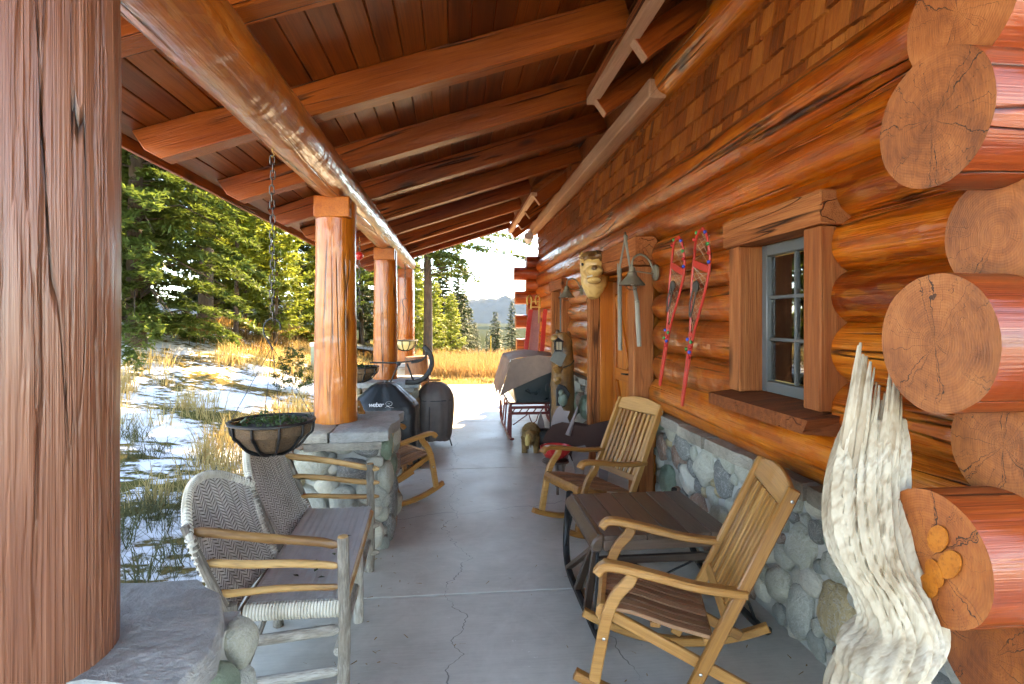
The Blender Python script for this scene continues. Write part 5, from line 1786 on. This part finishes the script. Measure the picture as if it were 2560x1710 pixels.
beam('slate_board', (1.26, 7.05, 1.08), (1.345, 7.11, 1.23), .17, .018, 'slate', bs, .003, (0, 1, .2))
out = [(-.085, -.13), (.02, -.15), (.10, .02), (.03, .12), (-.05, .15), (-.085, .08)]
MB().prism(out, .05, None, 0, .01).build('hollow_shade', 'iron', bs, Matrix.Translation((1.37, 7.125, .66)))  # black plate standing in for the shade inside a hollow
MB().sphere((1.345, 7.095, .70), (.038, .04, .042), 12, 8).build('cub_head', 'fish_stone', bs)
MB().sphere((1.365, 7.095, .61), (.062, .045, .085), 14, 10, fn=lambda p: 1 + .1 * noise.noise(p * 3)).build('cub_body', 'fish_stone', bs)
ln = empty('lantern', (1.30, 7.06, 1.235))
tag(ln, 'small black square lantern on the carved bear stump', 'lantern')
MB().box((1.30, 7.06, 1.245), (.10, .10, .02)).build('base', 'iron', ln)
MB().box((1.30, 7.06, 1.305), (.076, .076, .10)).build('glass', 'lace', ln)
mb = MB()
for sx in (-1, 1):
    for sy in (-1, 1):
        mb.box((1.30 + sx * .042, 7.06 + sy * .042, 1.305), (.012, .012, .11))
for sx in (-1, 1):
    mb.box((1.30, 7.06 + sx * .041, 1.305), (.008, .006, .11)); mb.box((1.30 + sx * .041, 7.06, 1.305), (.006, .008, .11))
mb.build('frame', 'iron', ln)
MB().lathe([(.085, 0), (.075, .012), (.03, .035), (.012, .045), (.0, .05)], 4, cap=False).build('roof', 'iron', ln, Matrix.Translation((1.30, 7.06, 1.358)) @ Matrix.Rotation(R(45), 4, 'Z'))

# crook, straw bear, kettle and steel cut-outs on the floor
ck = MB()
ck.tube(bez([(0, 0, 0), (0, 0, .4), (0, 0, .74), (-.01, 0, .80), (-.035, 0, .82), (-.055, 0, .80), (-.055, 0, .74)], 5), .008, 6)
o = ck.build('fire_poker', 'iron', None, Matrix.Translation((1.185, 6.99, .0)))
tag(o, 'thin black iron crook standing in front of the carved bear', 'poker')

sb = empty('straw_bear', (.915, 6.86, 0))
tag(sb, 'small shaggy straw bear figure standing on the concrete', 'ornament')
SM = Matrix.Translation((.915, 6.86, 0)) @ Matrix.Rotation(R(-12), 4, 'Z')
MB().sphere((0, .10, .235), (.115, .17, .115), 24, 16, fn=lambda p: 1 + .10 * noise.noise(p * 5)).build('body', 'straw', sb, SM)
MB().sphere((-.01, -.10, .215), (.085, .08, .085), 20, 14, fn=lambda p: 1 + .10 * noise.noise(p * 5)).build('head', 'straw', sb, SM)
MB().tube([(-.015, -.15, .235), (-.02, -.20, .18), (-.02, -.205, .13)], [.035, .032, .022], 10).build('snout', 'yellow_cane', sb, SM)
for x_, y_ in ((-.07, -.02), (.07, -.01), (-.07, .2), (.07, .2)):
    MB().tube([(x_, y_, .2), (x_, y_ - .01, .06), (x_, y_ - .02, 0)], [.045, .036, .036], 10, wob=.2).build('leg', 'straw', sb, SM)
for x_ in (-.06, .05):
    MB().sphere((x_, -.08, .295), (.02, .015, .02), 8, 6).build('ear', 'straw', sb, SM)
rs = np.random.default_rng(8)
Q = []
for q in range(1500):
    u = rs.normal(0, 1, 3); u /= np.linalg.norm(u)
    if rs.uniform() < .7: c, r_ = np.array([0, .10, .235]), np.array([.115, .17, .115])
    else: c, r_ = np.array([-.01, -.10, .215]), np.array([.085, .08, .085])
    p = c + u * r_
    d = u * .3 + np.array([rs.normal(0, .3), rs.normal(0, .3), -.9]); d /= np.linalg.norm(d)
    s = np.cross(d, u); s /= (np.linalg.norm(s) + 1e-6); l = rs.uniform(.025, .05); w = .003
    Q.append([p - s * w, p + s * w, p + d * l + u * .012 + s * w * .3, p + d * l + u * .012 - s * w * .3])
quads('fur', np.array(Q), 'straw', sb, SM, kind='stuff')

kt = empty('kettle', (1.10, 6.98, 0))
tag(kt, 'round black cast iron kettle behind the straw bear', 'kettle')
MB().lathe([(.08, .02), (.125, .06), (.145, .14), (.135, .21), (.11, .25), (.05, .27), (.0, .275)], 22, cap=False).build('pot', 'iron', kt, Matrix.Translation((1.10, 6.98, .0)))
MB().tube([(1.02, 6.98, .02), (1.02, 6.98, .05)], .02, 6).build('foot', 'iron', kt)
MB().tube([(1.17, 6.95, .02), (1.17, 6.95, .05)], .02, 6).build('foot', 'iron', kt)
fo = MB().prism([(0, 0), (.12, 0), (.10, .12), (.075, .20), (.06, .26), (.045, .20), (.02, .12)], .012, None, 0, .002).build('metal_cutout', 'plate_grey', None, Matrix.Translation((1.00, 6.96, .24)) @ Matrix.Rotation(R(8), 4, 'Z'))
tag(fo, 'grey pointed metal cut-out above the straw bear', 'ornament')

# steel moose
ms = empty('metal_moose', (1.25, 5.45, 0))
tag(ms, 'brown steel plate moose cut-out standing behind the far right rocking chair', 'ornament')
prof = [(-.40, .30), (-.36, .40), (-.30, .47), (-.20, .505), (-.08, .49), (.02, .47), (.12, .50), (.24, .53), (.34, .50), (.41, .42), (.42, .30), (.36, .24), (.30, .30), (.22, .26), (.14, .22), (.06, .24), (0, .28), (-.06, .16), (-.10, .12), (-.14, .20), (-.22, .24), (-.30, .25)]
MB().prism(prof, .008, None, 0, 0).build('body_plate', 'moose_plate', ms, Matrix.Translation((1.24, 5.42, .12)) @ Matrix.Rotation(R(-18), 4, 'Z'))
MB().prism(prof, .008, None, 0, 0).build('body_plate', 'moose_plate', ms, Matrix.Translation((1.33, 5.60, .10)) @ Matrix.Rotation(R(-18), 4, 'Z'))
leg = [(-.05, .0), (.03, .0), (.045, .18), (.09, .34), (.05, .42), (-.06, .40), (-.08, .32), (-.05, .18)]
for x_, y_ in ((1.02, 5.43), (1.20, 5.36), (1.45, 5.40)):
    MB().prism(leg, .008, None, 0, 0).build('leg_plate', 'plate_grey', ms, Matrix.Translation((x_, y_, 0)) @ Matrix.Rotation(R(-10), 4, 'Z'))
ant = [(0, 0), (.05, .02), (.09, .10), (.16, .14), (.13, .20), (.16, .27), (.09, .27), (.06, .33), (.01, .28), (-.03, .20), (-.05, .10)]
MB().prism(ant, .008, None, 0, 0).build('antler_plate', 'plate_grey', ms, Matrix.Translation((1.02, 5.70, .44)) @ Matrix.Rotation(R(-30), 4, 'Z'))
MB().tube([(1.02, 5.55, .50), (1.10, 5.50, .60)], [.03, .012], 8).build('snout_bar', 'pink_canvas', ms)
MB().tube([(1.10, 5.45, .50), (1.20, 5.45, .78)], [.028, .008], 8).build('ear_bar', 'plate_grey', ms)
rb = MB().lathe([(.03, 0), (.10, .03), (.145, .09), (.15, .13), (.14, .13), (.10, .06), (.0, .03)], 20, cap=False).build('red_bowl', 'red_plastic', None, Matrix.Translation((.95, 5.30, .30)))
tag(rb, 'red enamel bowl set beside the steel moose', 'bowl')
stl = empty('stool', (.95, 5.30, 0))
tag(stl, 'small dark stool under the red bowl', 'stool')
MB().lathe([(.13, .28), (.13, .298), (.0, .2985)], 16, cap=False).build('seat', 'sled_wood', stl, Matrix.Translation((.95, 5.30, 0)))
for a in (.5, 2.6, 4.7):
    MB().tube([(.95 + .08 * math.cos(a), 5.30 + .08 * math.sin(a), .285), (.95 + .12 * math.cos(a), 5.30 + .12 * math.sin(a), 0)], .013, 6).build('leg', 'sled_wood', stl)
# plain white rounded drum at the far end of the wall plate
fl2 = empty('white_drum', (1.45, 11.2, 3.3))
tag(fl2, 'white rounded drum under the far end of the wall plate', 'lamp')
MB().lathe([(.0, -.10), (.05, -.10), (.085, -.04), (.10, .06), (.09, .10), (.0, .11)], 18, cap=False).build('drum_body', 'lamp_bulb', fl2, Matrix.Translation((1.44, 11.1, 3.25)) @ Matrix.Rotation(R(60), 4, 'X'))
MB().tube([(1.44, 11.1, 3.30), (1.52, 11.1, 3.40)], .02, 8).build('bracket', 'lamp_metal', fl2)

# ------------------------------------------------------------------ conifers
def conifer_mesh(seed, H, r0, z0, nb, droop, per, leaf, flat=.25, power=.75, gap=.0, up=.15):
    """needle sprays of one crown as many small faces; returns an (n,4,3) array"""
    rs = np.random.default_rng(seed)
    out = []
    for i in range(nb):
        t = (i + rs.uniform(0, 1)) / nb
        if gap and rs.uniform() < gap: continue
        z = z0 + (H - z0) * t
        L = (r0 * (1 - t) ** power + .12) * rs.uniform(.6, 1.15)
        if t < .12: L *= rs.uniform(.5, 1)
        az = i * 2.39996 + rs.normal(0, .3)
        d = np.array([math.cos(az), math.sin(az), 0]); sd = np.array([-d[1], d[0], 0])
        n = max(6, int(L * per * 1.5))
        s = rs.uniform(.12, 1, n)
        u = up * (1 - t * .3) + t * .35
        base = np.array([0, 0, z]) + np.outer(s * L, d) + np.outer((u * s - droop * s * s) * L, [0, 0, 1])
        side = rs.choice([-1, 1], n)
        tl = (.42 * L * (1 - s) * rs.uniform(.4, 1.1, n) + leaf * rs.uniform(.6, 1.3, n))
        q = rs.uniform(0, 1, (n, 6))                # several needles along each twig
        dirv = d[None] * .75 + side[:, None] * sd[None] * rs.uniform(.3, 1.0, n)[:, None] + np.array([0, 0, -.15])[None] * rs.uniform(0, 1.6, n)[:, None]
        dirv /= np.linalg.norm(dirv, axis=1)[:, None]
        for k in range(q.shape[1]):
            p = base + dirv * (tl * q[:, k])[:, None]
            p[:, 2] += rs.normal(0, .03, n)
            nd = dirv + rs.normal(0, .55, (n, 3)) * np.array([1, 1, .55])
            nd /= np.linalg.norm(nd, axis=1)[:, None]
            nz = rs.normal(0, 1, (n, 3)) * flat + np.array([0, 0, 1])
            w = np.cross(nd, nz); w /= (np.linalg.norm(w, axis=1)[:, None] + 1e-9)
            l = (leaf * rs.uniform(.6, 1.4, n))[:, None]
            ww = l * .13
            out.append(np.stack([p - nd * l * .5, p + w * ww, p + nd * l * .5, p - w * ww], 1))
    return np.concatenate(out)

def tree_proto(name, seed, H, r0, z0, nb, droop, per, leaf, mat, tr, **k):
    root = empty(name)
    arr = conifer_mesh(seed, H, r0, z0, nb, droop, per, leaf, **k)
    quads('crown', arr, mat, root)
    pts = [(0.02 * math.sin(z * 1.3 + seed), .02 * math.cos(z * 1.1), z) for z in np.linspace(-.3, H * .98, 14)]
    mb = MB().tube(pts, [tr * (1 - .93 * i / 13) * (1.25 if i == 0 else 1) for i in range(14)], 12, wob=.10, seed=seed)
    rs = random.Random(seed)
    for i in range(int(nb * .35)):
        t = rs.uniform(0, .9); z = z0 + (H - z0) * t; L = (r0 * (1 - t) ** .75) * .75; az = rs.uniform(0, 6.28)
        mb.tube([(0, 0, z), (math.cos(az) * L * .5, math.sin(az) * L * .5, z + .10 * L), (math.cos(az) * L, math.sin(az) * L, z - droop * L * .4)], [tr * .16, tr * .1, .004], 4, cap=False)
    mb.build('trunk', 'bark', root, ang=180)
    return root
protos = {
    'fir': tree_proto('fir_tree', 21, 12.5, 3.0, .35, 270, .42, 26, .20, 'needle_mid', .20),
    'spruce': tree_proto('spruce_tree', 22, 15.5, 3.1, 3.2, 170, .30, 22, .22, 'needle_dark', .24, up=.25, gap=.08),
    'pine': tree_proto('pine_tree', 23, 9.0, 1.35, 2.0, 110, .10, 26, .19, 'needle_bright', .085, up=.35, power=.5, gap=.10),
    'young': tree_proto('pine_tree', 24, 5.2, 1.15, .25, 95, .15, 30, .17, 'needle_bright', .07, up=.45, power=.7),
    'douglas': tree_proto('fir_tree', 25, 10.5, 3.0, 3.0, 130, .28, 22, .19, 'needle_mid', .165, up=.12, power=.55, gap=.12),
    'far': tree_proto('conifer', 26, 11.0, 2.0, .8, 95, .30, 15, .34, 'needle_far', .14, power=.85),
    'far_b': tree_proto('conifer', 27, 9.0, 2.3, .6, 85, .34, 15, .34, 'needle_far', .14, power=.95),
    'sapling': tree_proto('sapling', 28, 1.0, .42, .10, 26, .05, 46, .085, 'needle_dark', .014, up=.25, power=.9),
}
used = set()
def tree(kind, x, y, s, label, group=None, rz=None, cat='tree', dz=0, sx=1):
    p = protos[kind]
    o = p if kind not in used else copy_tree(p)
    used.add(kind)
    o.matrix_world = Matrix.Translation((x, y, tz(x, y) - .05 + dz)) @ Matrix.Rotation(rz if rz is not None else random.uniform(0, 6.28), 4, 'Z') @ Matrix.Diagonal((s * sx, s * sx, s, 1))
    tag(o, label, cat, group)
    return o
tree('fir', -7.3, 13.6, 1.0, 'big dense fir with boughs sweeping to the snow beside the nearest post', None, .4)
tree('spruce', -8.45, 20.0, 1.05, 'tall spruce with a stout bare lower trunk above the snowy slope', None, 1.0)
tree('pine', -6.35, 17.0, .95, 'slender yellow green pine with a thin bare trunk left of the chain', None, 2.0)
tree('young', -5.55, 18.0, 1.05, 'bright yellow green young pine behind the hanging chain', None, .3)
tree('sapling', -3.42, 12.2, 1.0, 'tiny fir sapling standing in the snow left of the second post', None, 1.2, 'sapling')
tree('douglas', -.85, 17.0, 1.0, 'large fir with a bare brown trunk just right of the last post', None, .9)
# more trees on the slope and beyond
LF = 'background conifer in the dense wood on the left slope'
for (k, x, y, s) in (('spruce', -12.5, 24, 1.0), ('far', -10.6, 27, 1.2), ('pine', -9.4, 25, 1.1), ('far_b', -15.5, 22, 1.3), ('spruce', -6.6, 29, .95), ('far', -8.2, 34, 1.3),
                     ('pine', -4.6, 24, .85), ('far_b', -5.1, 31, 1.1), ('spruce', -17, 31, 1.0), ('far', -13.5, 33, 1.4), ('far', -20, 28, 1.5), ('pine', -7.2, 22.5, .9),
                     ('far_b', -3.9, 36, 1.0), ('far', -6.2, 40, 1.3), ('far', -11, 40, 1.4), ('far_b', -16, 41, 1.5), ('far', -21, 38, 1.5), ('fir', -11.6, 17.5, 1.0), ('far_b', -9.5, 45, 1.4),
                     ('young', -8.6, 24.0, 1.1), ('young', -4.9, 20.5, .8), ('fir', -16.5, 16, 1.1)):
    tree(k, x, y, s, {'spruce': 'tall dark spruce deeper in the wood on the left slope', 'pine': 'thin yellow green pine deeper in the wood on the left slope', 'young': 'bushy bright young pine among the trunks of the left wood', 'fir': 'dense fir behind the big fir at the far left', 'far': 'narrow dark conifer at the back of the left wood', 'far_b': 'broad dark conifer at the back of the left wood'}[k], 'conifers of the wood on the left slope')
LC = 'background conifer in the group beyond the tall brown grass'
for (k, x, y, s) in (('young', -1.15, 25.5, .80), ('far_b', -.75, 31, .60), ('far', .15, 33, .50), ('far', .56, 38, .46), ('far_b', .0, 40, .62), ('far', 1.02, 42, .35), ('far_b', 1.5, 45, .32),
                     ('young', -1.9, 23, 1.0), ('far', -2.7, 27, .9), ('young', -.25, 28, .62), ('far_b', -1.2, 44, .9)):
    tree(k, x, y, s, {'young': 'bright bushy young pine behind the tall russet grass', 'far': 'narrow dark conifer beyond the tall russet grass', 'far_b': 'broad dark conifer beyond the tall russet grass'}[k], 'conifers beyond the tall grass')
tree('far_b', 3.14, 45, .42, 'lone dark conifer standing in front of the blue mountains', None, .2)
tree('far', 6.0, 60, .56, 'dark pine right beside the far corner of the cabin', None, .2)
for k, (x, y, s) in enumerate(((5.0, 72, .32), (5.9, 80, .36), (4.6, 84, .34))):
    tree('far', x, y, s, 'small distant conifer on the valley edge', 'distant conifers on the valley edge')

# tell look-alike trees apart by their order across the view
_by = {}
for o in list(COL.objects):
    if o.parent is None and o.get('group', '').startswith(('conifers', 'distant conifers')):
        _by.setdefault(o['label'], []).append(o)
_ord = ['leftmost', 'second from left', 'third from left', 'fourth from left', 'fifth from left', 'sixth from left', 'rightmost']
for lab, os_ in _by.items():
    if len(os_) > 1:
        os_.sort(key=lambda o: o.matrix_world.translation.x / o.matrix_world.translation.y)
        for k, o in enumerate(os_):
            o['label'] = lab + ', ' + ('rightmost' if k == len(os_) - 1 else _ord[k])

# ------------------------------------------------------------------ grasses
def blades(seed, pts, h, w, lean, nb, spread):
    """pts: list of (x,y,k) tufts; returns quads"""
    rs = np.random.default_rng(seed)
    Q = []
    P = np.array([(x, y, tz(x, y), k) for x, y, k in pts])
    P = np.repeat(P, nb, 0)
    n = len(P)
    off = rs.normal(0, spread, (n, 2)) * P[:, 3:4]
    b = np.stack([P[:, 0] + off[:, 0], P[:, 1] + off[:, 1], P[:, 2] - .02], 1)
    H = h * P[:, 3] * rs.uniform(.45, 1.15, n)
    az = rs.uniform(0, 2 * np.pi, n)
    ln = rs.normal(0, lean, (n, 2)) + off * 1.2 / max(spread, .01) * .12
    tip = b + np.stack([ln[:, 0] * H, ln[:, 1] * H, H], 1)
    mid = b + np.stack([ln[:, 0] * H * .35, ln[:, 1] * H * .35, H * .55], 1)
    ww = np.stack([np.cos(az), np.sin(az), np.zeros(n)], 1) * (w * rs.uniform(.6, 1.3, n))[:, None]
    q1 = np.stack([b - ww, b + ww, mid + ww * .8, mid - ww * .8], 1)
    q2 = np.stack([mid - ww * .8, mid + ww * .8, tip + ww * .15, tip - ww * .15], 1)
    return np.concatenate([q1, q2])
rs = random.Random(9)
def scatter(n, x0, x1, y0, y1, f=lambda x, y: True, k=(.7, 1.2)):
    out = []
    while len(out) < n:
        x, y = rs.uniform(x0, x1), rs.uniform(y0, y1)
        if f(x, y): out.append((x, y, rs.uniform(*k)))
    return out
def nz(x, y, s, t): return noise.noise(Vector((x * s, y * s, 3.3))) > t
gold = scatter(46, -3.2, -1.75, 5.6, 11.5, lambda x, y: nz(x, y, .9, -.15)) + scatter(45, -6.5, -2.0, 6.5, 12.5, lambda x, y: nz(x, y, .7, .22)) + scatter(120, -6, -1.8, 13, 20, lambda x, y: nz(x, y, .35, .02), (.5, .95))
o = quads('golden_grass', blades(1, gold, .42, .0055, .28, 46, .13), 'grass_gold', kind='stuff')
tag(o, 'tufts of dry golden grass poking through the snow', 'grass')
brown = scatter(200, -14, -5, 14.5, 24, lambda x, y: nz(x, y, .3, .1), (.6, 1.1)) + scatter(260, -8, 2.5, 16, 26, None or (lambda x, y: True), (.5, .9))
o = quads('brown_grass', blades(2, brown, .38, .009, .25, 34, .20), 'grass_brown', kind='stuff')
tag(o, 'brown withered grass under the trees on the slope', 'grass')
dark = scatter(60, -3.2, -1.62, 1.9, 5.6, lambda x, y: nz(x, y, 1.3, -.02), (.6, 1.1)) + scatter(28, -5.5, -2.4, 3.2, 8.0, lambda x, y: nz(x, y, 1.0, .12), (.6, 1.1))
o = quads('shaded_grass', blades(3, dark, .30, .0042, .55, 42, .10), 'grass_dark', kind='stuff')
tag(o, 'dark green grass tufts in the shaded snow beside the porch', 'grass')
reed = scatter(520, -1.6, 5.0, 16.6, 21.5, lambda x, y: True, (.7, 1.1))
o = quads('tall_brown_grass', blades(4, reed, .62, .010, .18, 44, .16), 'reed', kind='stuff')
tag(o, 'dense band of tall russet grass at the edge of the drive', 'grass')
lawn = scatter(420, -2.5, 4.5, 14.2, 17.2, lambda x, y: nz(x, y, .6, -.2), (.5, 1.0))
o = quads('short_grass', blades(5, lawn, .16, .009, .4, 40, .16), 'grass_gold', kind='stuff')
tag(o, 'short yellow green grass in front of the tall russet grass', 'grass')
# bare twiggy shrubs by the near post
for k, (x, y, s) in enumerate(((-3.1, 4.6, 1.0), (-3.9, 5.4, 1.1))):
    mb = MB()
    rr = random.Random(60 + k)
    for q in range(46):
        a, l = rr.uniform(0, 6.28), rr.uniform(.35, .8) * s
        e = rr.uniform(.25, .9)
        p0 = Vector((rr.uniform(-.08, .08), rr.uniform(-.08, .08), 0)); p1 = p0 + Vector((math.cos(a) * e * l * .5, math.sin(a) * e * l * .5, l * .6)); p2 = p1 + Vector((math.cos(a) * e * l * .5, math.sin(a) * e * l * .5, l * .3))
        mb.tube([p0, p1, p2], [.005, .0035, .001], 4, cap=False)
        for w in range(4):
            b2 = p1.lerp(p2, rr.random()); mb.tube([b2, b2 + Vector((rr.uniform(-.12, .12), rr.uniform(-.12, .12), rr.uniform(.0, .12)))], [.002, .0008], 3, cap=False)
    o = mb.build('bare_shrub', 'grass_dark', None, Matrix.Translation((x, y, tz(x, y) - .02)))
    tag(o, ['bare twiggy shrub in the shaded snow nearest the porch', 'bare twiggy shrub a little up the slope behind the first one'][k], 'shrub', 'bare shrubs in the snow')

# utility box and marker stake
ub = empty('utility_box', (-3.55, 15.5, tz(-3.55, 15.5)))
tag(ub, 'pale green metal utility box beyond the second post', 'utility box')
MB().box((-3.55, 15.5, tz(-3.55, 15.5) + .36), (.55, .45, .74)).build('cabinet', 'green_box', ub)
MB().prism([(-.30, 0), (.30, 0), (.30, .03), (-.30, .10)], .5, None, 0, .01).build('lid', 'white_print', ub, Matrix.Translation((-3.55, 15.5, tz(-3.55, 15.5) + .735)))
o = MB().tube([(0, 0, -.1), (0, 0, 1.1)], .02, 6).build('marker_stake', 'yellow_paint', None, Matrix.Translation((1.35, 21.8, tz(1.35, 21.8))))
tag(o, 'thin yellow marker stake rising from the tall grass', 'stake')

# ------------------------------------------------------------------ valley haze
hz_ = MB().box((0, 3500, 300), (13800, 9400, 1400)).build('haze', None)
hz_['kind'] = 'stuff'
tag(hz_, 'thin blue haze over the valley and far mountains', 'haze')
g = G('haze_air')
pv = g.n('ShaderNodeVolumePrincipled')
pv.inputs['Color'].default_value = (.50, .70, 1.0, 1)
pv.inputs['Density'].default_value = .000010
pv.inputs['Anisotropy'].default_value = .3
g.put(g.out.inputs[1], pv.outputs[0])
hz_.data.materials.append(g.m)

# ------------------------------------------------------------------ needles and crumbs blown onto the slab
rq = np.random.default_rng(77)
Q = []
for q in range(420):
    x, y = rq.uniform(-1.3, 1.6), rq.uniform(1.2, 9.5) ** 1.0
    if rq.uniform() < .5: x = rq.choice([-.52, 1.62]) + rq.normal(0, .10)
    a = rq.uniform(0, 6.28); l = rq.uniform(.006, .022); w = rq.uniform(.0008, .003)
    d = np.array([math.cos(a), math.sin(a), 0]); e = np.array([-d[1], d[0], 0]); p = np.array([x, y, .0035])
    Q.append([p - d * l - e * w, p + d * l - e * w, p + d * l + e * w + [0, 0, .002], p - d * l + e * w])
o = quads('needle_litter', np.array(Q), 'grass_brown', kind='stuff')
tag(o, 'dry needles and crumbs scattered over the concrete floor', 'litter')
